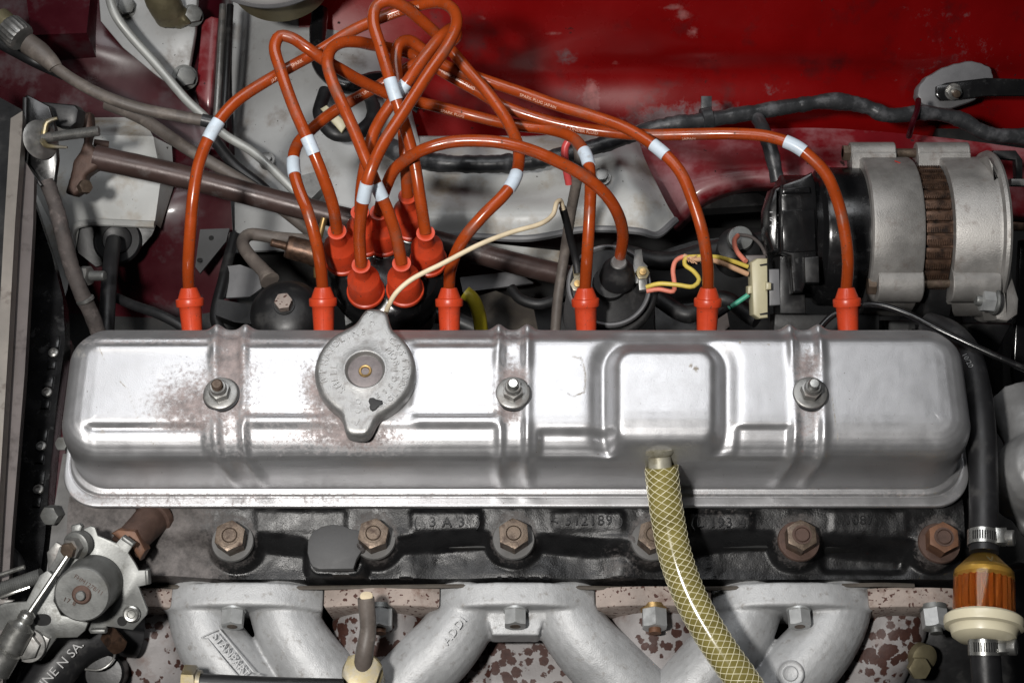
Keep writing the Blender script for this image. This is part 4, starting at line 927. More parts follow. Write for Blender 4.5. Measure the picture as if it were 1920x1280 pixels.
# deep fittings seen in the gaps
for pts, z, nm, mt, lb, cat in (([(1240, 470), (1300, 452), (1392, 440), (1400, 462), (1310, 480), (1246, 496)], -232, 'crossmember', 'dusty_black', 'dark grey crossmember edge behind the coil wires', 'crossmember'),
    ([(1228, 575), (1300, 568), (1318, 600), (1300, 640), (1230, 640)], -205, 'mount_bracket', 'dusty_black', 'dull dark bracket below the coil wires', 'bracket'),
    ([(1310, 560), (1360, 566), (1368, 612), (1330, 640), (1306, 610)], -195, 'cast_lug', 'mauve_metal', 'mauve grey cast lug behind the fifth plug boot', 'lug'),
    ([(880, 560), (930, 545), (1000, 575), (1010, 625), (900, 625)], -225, 'engine_mount', 'block_brown', 'brown dirty engine mount between third and fourth boots', 'mount'),
    ([(640, 520), (660, 516), (668, 600), (648, 610)], -165, 'clip_bracket', 'dull_steel', 'thin upright steel clip left of the distributor', 'clip'),
    ([(408, 560), (470, 572), (560, 600), (556, 616), (440, 604), (404, 590)], -215, 'splash_guard', 'dusty_black', 'dark flat guard edge below the black dome', 'guard'),
    ([(1300, 368), (1420, 362), (1440, 372), (1440, 384), (1310, 392)], -262, 'stiffener', 'dusty_black', 'dark stiffener strip inside the wing opening', 'stiffener'),
    ([(560, 372), (590, 380), (606, 398), (596, 408), (566, 396)], -150, 'pipe_clip', 'dull_steel', 'small steel pipe clip under the rusty shaft', 'clip'),
    ([(560, 330), (592, 322), (604, 352), (584, 372), (566, 360)], -185, 'brake_union', 'dull_steel', 'grey pipe union on the turret between two leads', 'union')):
    m = MB(); m.prism(P([(x, y, z) for x, y in pts]), (0, 0, -1), 14, 2); o = m.build(nm, mt); tag(o, lb, cat)
for x, y, z, af, lb in ((500, 300, -214, 9, 'small round weld stud on the grey turret'), (690, 300, -206, 10, 'hex bolt head on the grey turret right of the lead bundle'), (1128, 332, -194, 10, 'hex bolt head on the pale gusset below the coil lead')):
    m = MB(); m.lathe([(af * .8, -6), (af * .8, 1), (af * .5, 1.2)], at(x, y, z), (0, -.1, 1), 20); m.hexa(at(x, y, z) + Vector((0, 0, 1)), (0, -.1, 1), af, 5); o = m.build('bolt', 'dull_steel'); tag(o, lb, 'bolt')
# ================================================================== alternator
BACK = Vector((0, -ST, CT)); UPV = Vector((0, CT, ST)); RIGHT = Vector((1, 0, 0))
def ray(px, py): return RIGHT * ((px - 960) / FPX) + UPV * (-(py - 640) / FPX) - BACK
def depth(p): return -(p - CAM).dot(BACK)
def atw(px, py, w): return CAM + ray(px, py) * w
def cpoly(mb, pts, w, thick, bev=.5):
    """outline read off the photograph, standing at depth w and thick millimetres deep"""
    o = [atw(x, y, w) for x, y in pts]
    back = [p - BACK * thick for p in o]
    return mb.prism(back, BACK, thick, bev)
AC = at(1700, 444, -104); AR = 60.0
def ax_x(px, off=0): return (px - 960) / FPX * (depth(AC) - off)
ND = BACK.copy(); ND.x = 0; DN = -UPV
def apt(px, a, r, off):  # place on the alternator: angle a from the lens direction towards the top of the picture
    return Vector((ax_x(px, off), AC.y, AC.z)) + (ND * math.cos(a) + UPV * math.sin(a)) * r
al = thing('alternator', 'silver and black alternator with brown windings beside the red wing', 'alternator', (ax_x(1700, 50), AC.y, AC.z - 66))
AX = Vector((1, 0, 0))
def barrel(name, mat, prof, segs=72):
    m = MB(); m.lathe([(r, ax_x(px, 55)) for r, px in prof], (0, AC.y, AC.z), AX, segs, hint=(0, 0, 1)); m.build(name, mat, al)
barrel('rear_shroud', 'gloss_black', [(30, 1478), (44, 1480), (48, 1486), (48, 1548), (50, 1552), (53, 1556), (54, 1562), (54, 1640), (30, 1641)])
barrel('rear_housing', 'alternator_alloy', [(45, 1634), (60, 1634), (61.6, 1637), (62, 1642), (62, 1728), (61, 1732), (48, 1733)])
barrel('stator_core', 'copper_brown', [(54, 1722), (54, 1800)])
barrel('front_housing', 'alternator_alloy', [(48, 1788), (61, 1789), (62, 1793), (62, 1870), (63, 1876), (66, 1880), (67, 1886), (66, 1891), (30, 1892)])
# laminations: packs of fins round the stator
for k in range(-7, 8):
    a = math.radians(k * 9.4 + 3); m = MB()
    c0 = apt(1737, a, 54, 55); c1 = apt(1786, a, 54, 55); rd = (ND * math.cos(a) + UPV * math.sin(a)); td = (-ND * math.sin(a) + UPV * math.cos(a))
    m.box((c0 + c1) / 2 + rd * 1.0, ((c1 - c0).length, 7.2, 2.4), (AX, td, rd), .5)
    for j in range(11):
        p = c0.lerp(c1, (j + .7) / 11.5); m.box(p + rd * 2.7 - td * 1.4, (.75, 4.2, 1.4), (AX, td, rd))
    m.build('winding_pack', 'copper_brown', al)
def lug(px0, px1, a, rr, r, name='bolt_lug'):
    m = MB(); p0 = apt(px0, a, rr, 55); p1 = apt(px1, a, rr, 55); L_ = (p1 - p0).length
    rd = (ND * math.cos(a) + UPV * math.sin(a))
    m.lathe([(r * .7, 0), (r - .6, 0), (r, .8), (r, L_ - .8), (r - .6, L_), (r * .7, L_)], p0, AX, 32)
    td = Vector((1, 0, 0)).cross(rd)
    m.box((p0 + p1) / 2 - rd * (r * .8), (L_ - .8, r * 2.3, r * 1.7), (AX, td, rd), 1.5); m.build(name, 'alternator_alloy', al)
    return p0, p1
TA, BA = math.radians(86), math.radians(-42)
lug(1619, 1706, TA, 65, 8.5); lug(1748, 1850, TA, 65, 8.5)
lug(1648, 1733, BA, 57, 14); lug(1788, 1878, BA, 57, 14)
for a, px0, rr in ((TA, 1606, 65), (BA, 1632, 60)):
    m = MB(); m.hexa(apt(px0, a, rr, 55), AX, 11.5, 6); m.build('bolt_head', 'rusty_steel', al)
    m = MB(); m.tube([apt(px0, a, rr, 55), apt(1800, a, rr - (4 if a == BA else 0), 55)], 3.6, 14, 200); m.build('through_bolt', 'rusty_steel', al)
# front plate that sweeps down to the pivot ear
wA = depth(AC)
m = MB(); cpoly(m, [(1852, 292), (1872, 318), (1886, 370), (1893, 440), (1900, 520), (1912, 560), (1910, 590), (1890, 604), (1868, 600), (1860, 570), (1866, 530), (1878, 470), (1878, 400), (1870, 350)], wA - 48, 30, 3); m.build('pivot_ear', 'alternator_alloy', al)
pv = atw(1868, 566, wA - 50)
m = MB(); m.lathe([(10, 0), (10.4, 1), (10, 2.6), (6, 2.8)], pv, (-1, .05, .12), 28); m.build('pivot_washer', 'zinc', al)
m = MB(); m.hexa(pv + Vector((-2.8, 0, .3)), (-1, .05, .12), 15, 9, rot=10); m.build('pivot_nut', 'bright_zinc', al)
m = MB(); m.lathe([(4.4, 8), (4.4, 15), (3.8, 16), (.3, 16.2)], pv, (-1, .05, .12), 18); m.build('pivot_stud', 'zinc', al)
# black regulator cover at the rear
m = MB(); cpoly(m, [(1462, 372), (1468, 345), (1500, 334), (1523, 322), (1530, 345), (1534, 392), (1532, 478), (1538, 482), (1536, 532), (1512, 532), (1506, 548), (1486, 550), (1482, 480), (1464, 474)], wA - 52, 40, 2.5); rc = m.build('regulator_cover', 'gloss_black', al)
m = MB(); cpoly(m, [(1466, 352), (1519, 350), (1521, 362), (1466, 364)], wA - 57, 8, 2); m.build('cover_ridge', 'gloss_black', rc)
m = MB(); cpoly(m, [(1468, 394), (1528, 392), (1530, 470), (1484, 474), (1468, 470)], wA - 55, 8, 1.2); m.build('cover_panel', 'gloss_black', rc)
m = MB(); cpoly(m, [(1508, 482), (1536, 480), (1537, 530), (1510, 530)], wA - 57, 10, 1.2); m.build('cover_block', 'satin_black', rc)
m = MB(); cpoly(m, [(1440, 392), (1452, 352), (1466, 346), (1464, 474), (1448, 472), (1440, 440)], wA - 44, 34, 4); m.build('cover_side', 'gloss_black', rc)
m = MB(); cpoly(m, [(1462, 480), (1486, 480), (1486, 552), (1510, 552), (1512, 588), (1462, 588)], wA - 38, 30, 1.5); m.build('terminal_block', 'satin_black', al)
lt = MB(); flat_text(lt, 'VU', 9, atw(1452, 410, wA - 43.6), UPV, BACK, .15); lt.build('printed_mark', 'print_grey', al)
m = MB(); q = apt(1700, math.radians(62), 62.3, 55); rd = ND * math.cos(math.radians(62)) + UPV * math.sin(math.radians(62)); m.box(q, (6, 1.3, .3), ((Vector((1, 0, 0)) - UPV * .35).normalized(), rd.cross(Vector((1, 0, 0)) - UPV * .35).normalized(), rd)); m.build('paint_mark', 'red_mark', al)
# cooling fan below
m = MB(); m.lathe([(30, ax_x(1740, 40)), (52, ax_x(1740, 40)), (52, ax_x(1790, 40)), (30, ax_x(1790, 40))], (0, AC.y - 18, AC.z - 22), AX, 48); m.build('fan', 'satin_black', al)
for k in range(6):
    a = math.radians(-58 - k * 7); m = MB(); p = Vector((ax_x(1760 - k * 2, 40), AC.y - 18, AC.z - 22)) + (ND * math.cos(a) + UPV * math.sin(a)) * 53; m.box(p, (24, 1.5, 3), (AX, (-ND * math.sin(a) + UPV * math.cos(a)), (ND * math.cos(a) + UPV * math.sin(a)))); m.build('fan_blade', 'gloss_black', al)
# bracket below the alternator and dark stay pieces to its right
m = MB(); cpoly(m, [(1452, 588), (1650, 590), (1650, 622), (1450, 625)], wA - 20, 20, 2); o = m.build('alternator_bracket', 'dusty_black'); tag(o, 'dark grey flat bracket under the alternator', 'bracket')
m = MB(); cpoly(m, [(1655, 600), (1900, 606), (1850, 700), (1660, 690)], wA + 20, 30, 3); o = m.build('timing_housing', 'satin_black'); tag(o, 'black housing below the alternator fan', 'housing')
for k, (pts, dw, mt, lb) in enumerate((([(1862, 282), (1905, 282), (1918, 300), (1918, 345), (1906, 345), (1904, 300), (1862, 296)], 20, 'satin_black', 'black angled stay bracket behind the alternator front plate'),
    ([(1896, 335), (1960, 335), (1960, 350), (1896, 348)], 0, 'dull_steel', 'grey flat bar right of the alternator plate'),
    ([(1896, 415), (1935, 418), (1960, 432), (1896, 432)], 10, 'copper_brown', 'brown metal tab right of the alternator plate'),
    ([(1914, 450), (1934, 446), (1924, 700), (1906, 740), (1900, 700)], 30, 'gloss_black', 'long black upright strip right of the alternator'),
    ([(1850, 620), (1880, 618), (1882, 735), (1846, 738)], 90, 'dusty_black', 'dull grey block below the alternator ear'))):
    m = MB(); cpoly(m, pts, wA + dw, 8, 1); o = m.build('stay_bracket' if k < 4 else 'spacer_block', mt); tag(o, lb, 'bracket')
# ================================================================== wiring and harness
def wire(name, label, cat, pts, r, mat, sides=12, wob=0, group=None, step=2.5):
    m = MB(); m.tube(P(pts), r, sides, step, wob=wob); o = m.build(name, mat); tag(o, label, cat, group); return o
hz = -150
wire('wiring_harness', 'black tape wrapped wiring harness running along the red wing', 'harness', [(1080, 285, -172), (1160, 262, -165), (1240, 236, hz), (1320, 226, hz), (1400, 213, hz), (1500, 197, hz), (1560, 190, hz), (1620, 199, hz - 4), (1665, 216, hz - 8), (1740, 212, hz - 14), (1800, 224, hz - 20), (1850, 250, hz - 25), (1925, 256, hz - 30), (2050, 250, hz - 40)], 6.6, 'tape_black', 18, .22)
wire('wiring_harness', 'black taped harness section passing behind the coil lead arch', 'harness', [(700, 262, -190), (790, 300, -185), (900, 308, -180), (1000, 302, -178), (1090, 284, -172)], 7.5, 'tape_black', 18, .22)
wire('harness_branch', 'short taped harness branch dropping behind the alternator rear', 'harness', [(1415, 212, hz - 4), (1432, 245, -142), (1446, 285, -140), (1458, 340, -150)], 6.0, 'tape_black', 16, .2)
o = at(1325, 222, hz); m = MB(); m.lathe([(8.6, -4.5), (9.2, -4), (9.2, 4), (8.6, 4.5)], o, at(1340, 222, hz) - at(1310, 228, hz), 24); m.box(o + UPV * 11 - BACK * 2, (9, 16, 2), (RIGHT, UPV, BACK), .5); o = m.build('harness_clip', 'tape_black'); tag(o, 'black strap clip holding the harness to the wing', 'clip')
m = MB(); m.tube(P([(1722, 188, hz - 12), (1720, 206, hz - 3), (1712, 228, hz - 3), (1704, 256, hz - 25)]), 2.6, 8); o = m.build('harness_strap', 'maroon_paint'); tag(o, 'red painted metal strap bent over the harness', 'clip')
# blob of grey sealant with stay and bolt
m = MB(); pts = []
for k in range(40):
    a = 2 * math.pi * k / 40; ca, sa = math.cos(a), math.sin(a); rr = 1 + .05 * n3(ca * 2, sa * 2, 3) + .03 * random.uniform(-1, 1)
    x = 76 * ca * rr; y = 40 * sa * rr; pts.append((1792 + x * .93 + y * .36, 160 - x * .36 * .9 + y * .93))
wS = depth(at(1790, 160, -203)); cpoly(m, pts, wS, 14, 2.5); o = m.build('rubber_pad', 'dark_grey'); tag(o, 'ragged grey rubber pad stuck on the red wing', 'pad')
st = thing('bonnet_stay', 'black curved stay arm bolted through the grey pad', 'stay', atw(1790, 175, wS))
m = MB(); cpoly(m, [(1756, 162), (1775, 155), (1850, 146), (1990, 150), (1990, 168), (1920, 180), (1850, 180), (1800, 186), (1764, 188), (1756, 178)], wS - 10, 5, 1); m.build('arm', 'gloss_black', st)
q = atw(1787, 172, wS - 11); u = (BACK + Vector((0, -.35, -.1))).normalized()
m = MB(); m.lathe([(7.5, 0), (7.4, 1.4), (4, 1.6)], q, u, 24); m.build('washer', 'dull_steel', st)
m = MB(); m.hexa(q + u * 1.5, u, 11, 6); m.build('nut', 'bright_steel', st)
m = MB(); m.lathe([(3.4, 6), (3.4, 13), (2.8, 13.6), (.3, 13.7)], q, u, 16); m.build('stud', 'rusty_steel', st)
# coil and alternator wires
wire('wire', 'yellow wire curling from the coil terminal toward the cream connector', 'wire', [(1212, 538, -70), (1235, 532, -66), (1270, 534, -64), (1300, 537, -64), (1311, 525, -64), (1300, 508, -66), (1284, 496, -68), (1286, 484, -68), (1310, 481, -68), (1345, 482, -70), (1375, 490, -74), (1402, 500, -78)], 1.7, 'yellow_wire')
wire('wire', 'pink wire running from the coil terminal up to the frayed splice', 'wire', [(1212, 546, -71), (1235, 542, -70), (1262, 546, -70), (1265, 538, -70), (1262, 505, -70), (1268, 488, -70), (1285, 481, -70), (1302, 488, -69)], 1.8, 'pink_wire')
wire('wire', 'tan wire from the frayed splice to the cream connector', 'wire', [(1282, 480, -69), (1300, 486, -68), (1330, 486, -70), (1365, 498, -74), (1402, 514, -80)], 2.0, 'tan_wire')
wire('wire', 'pink wire looping from the dark sender to the connector top', 'wire', [(1383, 442, -100), (1377, 452, -94), (1381, 470, -90), (1398, 490, -84)], 2.0, 'pink_wire')
wire('wire', 'thin dark wire from the sender passing behind the regulator', 'wire', [(1385, 440, -100), (1410, 445, -96), (1428, 462, -96), (1438, 486, -98)], 1.4, 'fabric_hose')
wire('wire', 'black wire turning green where it meets the cream connector', 'wire', [(1326, 606, -120), (1345, 592, -105), (1372, 574, -96)], 2.2, 'rubber')
wire('wire', 'short green wire end entering the cream connector', 'wire', [(1366, 578, -97), (1384, 566, -94), (1404, 552, -90)], 1.9, 'green_wire')
sp = MB()
for k in range(7): sp.tube(P([(1292 + random.uniform(-6, 6), 484 + random.uniform(-3, 3), -67), (1298 + random.uniform(-8, 12), 478 + random.uniform(-6, 18), -64)]), .5, 5)
o = sp.build('frayed_splice', 'tan_wire'); tag(o, 'frayed copper splice where the coil wires meet', 'splice')
q = at(1388, 452, -112); t = thing('sender', 'small round black sender with bright top behind the wires', 'sender', q - Vector((0, 0, 30)))
m = MB(); m.lathe([(17, -30), (17, -8), (13, -5), (8, -4)], q, (0, 0, 1), 28); m.build('sender_body', 'dusty_black', t)
m = MB(); m.lathe([(8, -5), (10.5, 0), (9.5, 3), (4, 4)], q + Vector((0, 2, 0)), (0, -.2, 1), 24); m.build('sender_cap', 'zinc', t)
t = thing('connector', 'cream plastic plug connector at the back of the alternator', 'connector', at(1425, 540, -110))
wC = depth(at(1425, 540, -82))
m = MB(); cpoly(m, [(1408, 492), (1420, 484), (1440, 484), (1441, 596), (1424, 598), (1412, 590)], wC, 18, 2); m.build('plug_shell', 'connector_cream', t)
m = MB(); cpoly(m, [(1436, 528), (1447, 530), (1447, 543), (1436, 544)], wC - 3, 10, 1.5); m.build('latch', 'connector_cream', t)
m = MB(); cpoly(m, [(1402, 536), (1412, 534), (1412, 550), (1402, 552)], wC + 2, 10, 1.5); m.build('latch', 'connector_cream', t)
for y in (496, 588): m = MB(); cpoly(m, [(1424, y), (1440, y - 3), (1441, y + 1), (1426, y + 3)], wC - .4, 2, .2); m.build('slot', 'deep_black', t)
m = MB(); cpoly(m, [(1398, 478), (1436, 478), (1438, 492), (1400, 492)], wC + 16, 16, 1); m.build('cap', 'mauve_metal', t)
m = MB(); cpoly(m, [(1441, 504), (1462, 504), (1464, 572), (1442, 574)], wC + 6, 22, 1.5); m.build('socket', 'dark_grey', t)
# cream wire to the filler cap, black sleeve
wire('wire', 'cream wire from behind the filler cap to the black sleeve near the coil', 'wire', [(722, 592, -10), (728, 575, 2), (742, 550, 12), (770, 525, 16), (830, 494, 16), (900, 458, 14), (960, 435, 8), (1015, 419, 0), (1037, 402, -8), (1044, 380, -12), (1051, 376, -16), (1056, 392, -24)], 1.75, 'cream_wire')
wire('wire_sleeve', 'black sleeve joining the cream wire to the coil terminal', 'sleeve', [(1055, 390, -24), (1062, 415, -40), (1070, 450, -58), (1080, 490, -72), (1083, 512, -76)], 2.9, 'rubber')
wire('wire', 'red ribbon like wire bent over beside the upright grey wire', 'wire', [(1068, 262, -55), (1060, 275, -58), (1060, 305, -66), (1067, 345, -80)], 3.0, 'red_wire')
wire('wire', 'grey dirty wire bent into a hook below the plug leads then dropping straight down', 'wire', [(1066, 258, -56), (1078, 262, -54), (1086, 290, -58), (1082, 335, -75), (1070, 400, -110), (1058, 480, -140), (1046, 560, -160), (1040, 640, -180)], 4.2, 'cable_dirty', 14)
wire('cable', 'thin black control cable crossing the front corner of the cover', 'cable', [(1528, 625, -66), (1560, 592, -62), (1600, 574, -56), (1650, 572, -48), (1700, 588, -44), (1760, 618, -40), (1850, 660, -36), (1980, 716, -34)], 2.5, 'gloss_black', 12)
wire('hose', 'yellow painted tube end dropping behind the third plug boot', 'hose', [(872, 548, -120), (886, 560, -122), (898, 590, -132), (904, 640, -150)], 5.5, 'yellow_tube')
wire('hose', 'grey curved hose low down between third and fourth plug boots', 'hose', [(958, 540, -190), (975, 560, -188), (1010, 570, -186), (1060, 555, -186)], 4.5, 'dusty_black')
wire('hose', 'black deep hose under the ignition coil wires', 'hose', [(1235, 560, -170), (1290, 590, -165), (1350, 560, -168), (1420, 600, -160)], 7, 'dusty_black')
wire('steering_pipe', 'dark pipe running low behind the coil wires', 'pipe', [(1150, 470, -215), (1250, 490, -205), (1330, 470, -205), (1440, 450, -205)], 8, 'dusty_black')
wire('hose', 'black rubber hose lying under the second plug boot', 'hose', [(640, 560, -180), (700, 600, -170), (820, 590, -175), (900, 620, -180)], 7, 'rubber')
# ================================================================== left side: column brace, dome, cables
t = thing('steering_column', 'rusty brown steering tube with forked joint running behind the leads', 'steering column', at(700, 430, -170))
m = MB(); m.tube(P([(178, 295, -118), (350, 333, -128), (560, 388, -142), (800, 448, -158), (960, 492, -168), (1075, 520, -176)]), [10, 9.6, 9.4, 9.2, 9, 9], 24, 8, wob=.03); m.build('shaft', 'brown_tube', t)
m = MB(); w0 = depth(at(150, 300, -112))
cpoly(m, [(148, 210), (168, 208), (172, 240), (164, 268), (182, 284), (186, 312), (160, 330), (156, 356), (140, 368), (120, 362), (130, 330), (136, 300), (150, 282), (156, 262), (146, 240)], w0, 16, 3); m.cast('fork', 'rust_dark', t, 1.4, 4, .3, .2)
m = MB(); m.hexa(at(156, 352, -112), (.6, -.2, .7), 10, 6); m.build('fork_bolt', 'rusty_steel', t)
m = MB(); m.tube(P([(176, 268, -135), (204, 272, -138)]), 3.2, 12); m.build('fork_pin', 'rust_dark', t)
t = thing('rubber_mount', 'black curved mounting plate with a wing washer and long threaded rod', 'mount', at(80, 260, -80))
wB = depth(at(70, 260, -62))
m = MB(); cpoly(m, [(46, 180), (52, 178), (92, 200), (104, 240), (108, 300), (102, 345), (84, 350), (60, 330), (44, 308)], wB, 6, 1); m.build('plate', 'gloss_black', t)
m = MB(); cpoly(m, [(42, 182), (50, 182), (48, 305), (80, 348), (74, 350), (40, 308)], wB - 8, 8, 1); m.build('plate_edge', 'satin_black', t)
m = MB(); cpoly(m, [(74, 190), (140, 196), (148, 205), (144, 230), (132, 240), (104, 236)], wB + 20, 20, 3); m.build('rubber_block', 'rubber', t)
q = atw(76, 262, wB - 9); u = at(195, 238, -48) - at(88, 252, -52); 
m = MB(); m.lathe([(4, 0), (15, -.5), (15.4, .3), (13, 1.6), (4, 2.4)], q, (.75, -.2, .65), 32); m.build('dished_washer', 'dull_steel', t)
m = MB(); x0 = q + Vector((2, 0, 2)); pr = []
Lr = 44.0; k = 0
s = 0
while s < Lr: pr += [(3.5, s), (4.1, s + .55)]; s += 1.1
pr += [(3.4, Lr + .4), (.3, Lr + .6)]
m.lathe(pr, x0, u, 20); m.build('threaded_rod', 'dull_steel', t, 25)
m = MB(); m.tube([x0 + Vector((1, 2, 1)), x0 + Vector((4, 11, 6)), x0 + Vector((12, 13, 8))], [2.5, 2.2, 1.2], 10); m.tube([x0 + Vector((1, -3, 1)), x0 + Vector((5, -9, 4)), x0 + Vector((22, -12, 6))], [2.5, 2, 1], 10); m.build('wing_nut', 'yellow_zinc', t)
wire('heater_hose', 'old cloth wrapped hose sloping down beside the mount to the small bolt', 'hose', [(88, 340, -78), (104, 385, -84), (118, 440, -92), (134, 500, -104), (152, 548, -116), (172, 590, -130), (190, 640, -150)], 6.2, 'fabric_hose', 16, .12)
m = MB(); m.lathe([(6.6, -1.5), (7.2, -1), (7.2, 1), (6.6, 1.5)], at(160, 562, -119), at(172, 590, -130) - at(152, 548, -116), 20); o = m.build('wire_tie', 'dull_steel'); tag(o, 'thin wire tie round the cloth hose end', 'tie')
t = thing('bolt', 'grey bolt with nut poking out beside the cloth hose', 'bolt', at(170, 517, -135)); q = at(148, 517, -118); u = (at(205, 517, -112) - q)
m = MB(); m.hexa(q + u.normalized() * 2, u, 13.5, 8, rot=10); m.build('nut', 'dull_steel', t)
pr = []; s = 8
while s < 22: pr += [(3.5, s), (4, s + .5)]; s += 1.0
m = MB(); m.lathe(pr + [(3.2, 22.6), (.3, 22.8)], q, u, 18); m.build('thread', 'zinc', t, 25)
t = thing('drain_hose', 'black upright rubber hose leaving a round grommet in the footwell', 'hose', at(208, 600, -190))
m = MB(); m.tube(P([(213, 452, -196), (208, 490, -180), (203, 550, -172), (198, 640, -172)]), 6.5, 18); m.build('hose_wall', 'rubber', t)
m = MB(); m.lathe([(8, 1), (12, 2.5), (13, 1), (19, 1), (20, 2), (21, 0), (21, -2)], at(220, 450, -212), (0, -.3, 1), 40); m.build('grommet', 'rubber', t)
wire('hose', 'thin black hose sweeping across the maroon footwell below the first lead', 'hose', [(218, 558, -190), (250, 572, -182), (300, 590, -176), (340, 612, -176), (380, 650, -180)], 4.2, 'rubber')
m = MB(); m.prism(P([(140, 432, -208), (150, 424, -208), (290, 428, -208), (285, 440, -212), (250, 480, -222), (180, 500, -226), (142, 470, -214)]), (0, 0, -1), 2, .4); struct(m.build('footwell_sheet', 'satin_black'))  # thin flat satin black sheet below the turret box flange
# black dome with rusty bolt and its pipe
t = thing('vacuum_canister', 'black domed canister with a rusty hex bolt on top beside the second plug boot', 'canister', at(535, 575, -190))
q = at(535, 580, -112); m = MB(); m.lathe([(27, -60), (27, -14), (28.4, -12), (28.4, -8), (26.6, -6), (25.6, -3), (22, 1), (14, 4.6), (6, 6), (1, 6)], q, (0, -.04, 1), 56); m.build('dome', 'satin_black', t)
m = MB(); m.lathe([(8.5, 5), (8, 6.8), (4, 7)], q + Vector((0, 1, 0)), (0, -.04, 1), 24); m.build('washer', 'dusty_black', t)
m = MB(); m.hexa(q + Vector((0, 1, 6.8)), (0, -.04, 1), 12, 7, rot=8); m.build('bolt_head', 'tan_iron', t)
m = MB(); m.tube(P([(592, 452, -160), (520, 446, -152), (468, 440, -146), (455, 455, -140), (470, 482, -132), (496, 510, -124), (506, 526, -122)]), [5.2, 5.2, 5.2, 5.2, 5.4, 5.6, 8], 16); m.build('pipe', 'cable_dirty', t)
t = thing('pump_union', 'rusty brass coloured pipe union with a thin stub behind the second lead', 'union', at(560, 470, -170))
m = MB(); u = at(500, 452, -128) - at(560, 468, -136); q = at(560, 468, -136)
m.lathe([(10.5, -30), (10.5, -12), (9.6, -10), (9.4, 8), (8.6, 10), (4, 10.4), (3.4, 11), (3.2, 22), (2.4, 23)], q, u, 24); m.build('union_body', 'copper_brown', t)
m = MB(); m.tube(P([(608, 408, -120), (602, 432, -126), (594, 470, -138), (594, 520, -150)]), 2.6, 12); m.build('union_pipe', 'brass', t)
m = MB(); m.prism(P([(418, 500, -225), (450, 496, -222), (488, 510, -222), (490, 540, -226), (468, 556, -230), (420, 558, -232)]), (0, 0, -1), 3, .6); o = m.build('heat_plate', 'dark_grey'); tag(o, 'small dusty grey plate beside the black dome', 'plate')
wire('brake_pipe', 'black bent pipe passing left of the dome', 'pipe', [(440, 440, -232), (420, 520, -228), (405, 600, -225), (430, 640, -225)], 5, 'satin_black')
# cables and pipes crossing the upper left
t = thing('speedometer_cable', 'dirty grey cable with knurled cap and rubber sleeve crossing the red panel', 'cable', at(60, 90, -120))
m = MB(); m.tube(P([(52, 82, -96), (75, 98, -98), (100, 122, -102), (104, 128, -103)]), [9, 8.6, 6.6, 6.2], 20); m.build('sleeve', 'cable_dirty', t)
m = MB(); m.tube(P([(96, 120, -102), (130, 145, -106), (190, 178, -112), (260, 203, -118), (330, 217, -124), (400, 230, -130)]), 4.9, 18); m.build('cable_jacket', 'cable_dirty', t)
m = MB(); u = at(52, 82, -96) - at(14, 48, -94); m.lathe([(8, -3), (11.5, -2.6), (12.2, 0), (12.2, 12), (11.4, 14), (8, 15)], at(20, 54, -94), u, 60, wob=lambda a, h: 1 + .03 * math.sin(a * 20)); m.build('knurled_cap', 'dull_steel', t)
m = MB(); m.lathe([(10, -14), (10, -2)], at(20, 54, -94), u, 28); m.build('cap_neck', 'olive_brass', t)
m = MB(); m.tube(P([(378, 225, -128), (402, 231, -130), (410, 236, -131)]), 5.4, 16); m.build('tape', 'tape_black', t)
wire('brake_pipe', 'light grey brake pipe bending down past the bracket plate', 'pipe', [(196, -60, -110), (205, -5, -112), (216, 28, -116), (240, 62, -124), (290, 118, -136), (350, 188, -148), (378, 214, -152), (420, 252, -156), (475, 286, -160), (552, 358, -168), (600, 410, -180)], 3.9, 'pipe_grey', 14)
wire('brake_pipe', 'brownish grey pipe running beneath the cable toward the distributor', 'pipe', [(200, 195, -160), (265, 222, -158), (350, 278, -160), (450, 338, -168), (520, 385, -172), (590, 440, -190)], 5.4, 'cable_dirty', 14)
wire('brake_pipe', 'black pipe slanting under the first lead to the turret', 'pipe', [(400, 260, -175), (440, 310, -180), (490, 350, -186), (540, 400, -196)], 5, 'rubber', 14)
wire('hose', 'dark hose at the far left crossing under the knurled cap', 'hose', [(-40, 60, -125), (20, 92, -128), (70, 118, -130), (120, 140, -150)], 5, 'rubber')
t = thing('cylinder_bracket', 'dusty grey bracket plate with hex bolts on the red panel', 'bracket', at(290, 90, -185))
wP = depth(at(290, 90, -170))
m = MB(); cpoly(m, [(182, -40), (188, 40), (230, 90), (290, 140), (330, 168), (348, 166), (366, 60), (372, -40)], wP, 8, 1.5); m.build('plate', 'grey_paint', t)
for x, y, s in ((238, 14, 13), (364, 30, 13), (350, 146, 15)):
    q = atw(x - 4, y, wP - 2); u = Vector((.35, -.4, .85))
    m = MB(); m.lathe([(s * .75, 0), (s * .75, 1.6), (4, 1.8)], q, u, 24); m.build('washer', 'zinc', t)
    m = MB(); m.hexa(q + u.normalized() * 1.6, u, s, 9, rot=12); m.build('bolt_head', 'zinc', t)
m = MB(); u = Vector((.1, .2, 1)); m.tube([atw(320, 30, wP - 4), atw(305, 0, wP - 24), atw(290, -40, wP - 36)], [14, 15, 15], 24); m.tube([atw(330, 40, wP - 3), atw(352, 30, wP - 10)], [8, 7], 16); m.cast('brass_fitting', 'olive_brass', t, 1.4, 4, .3, .2)
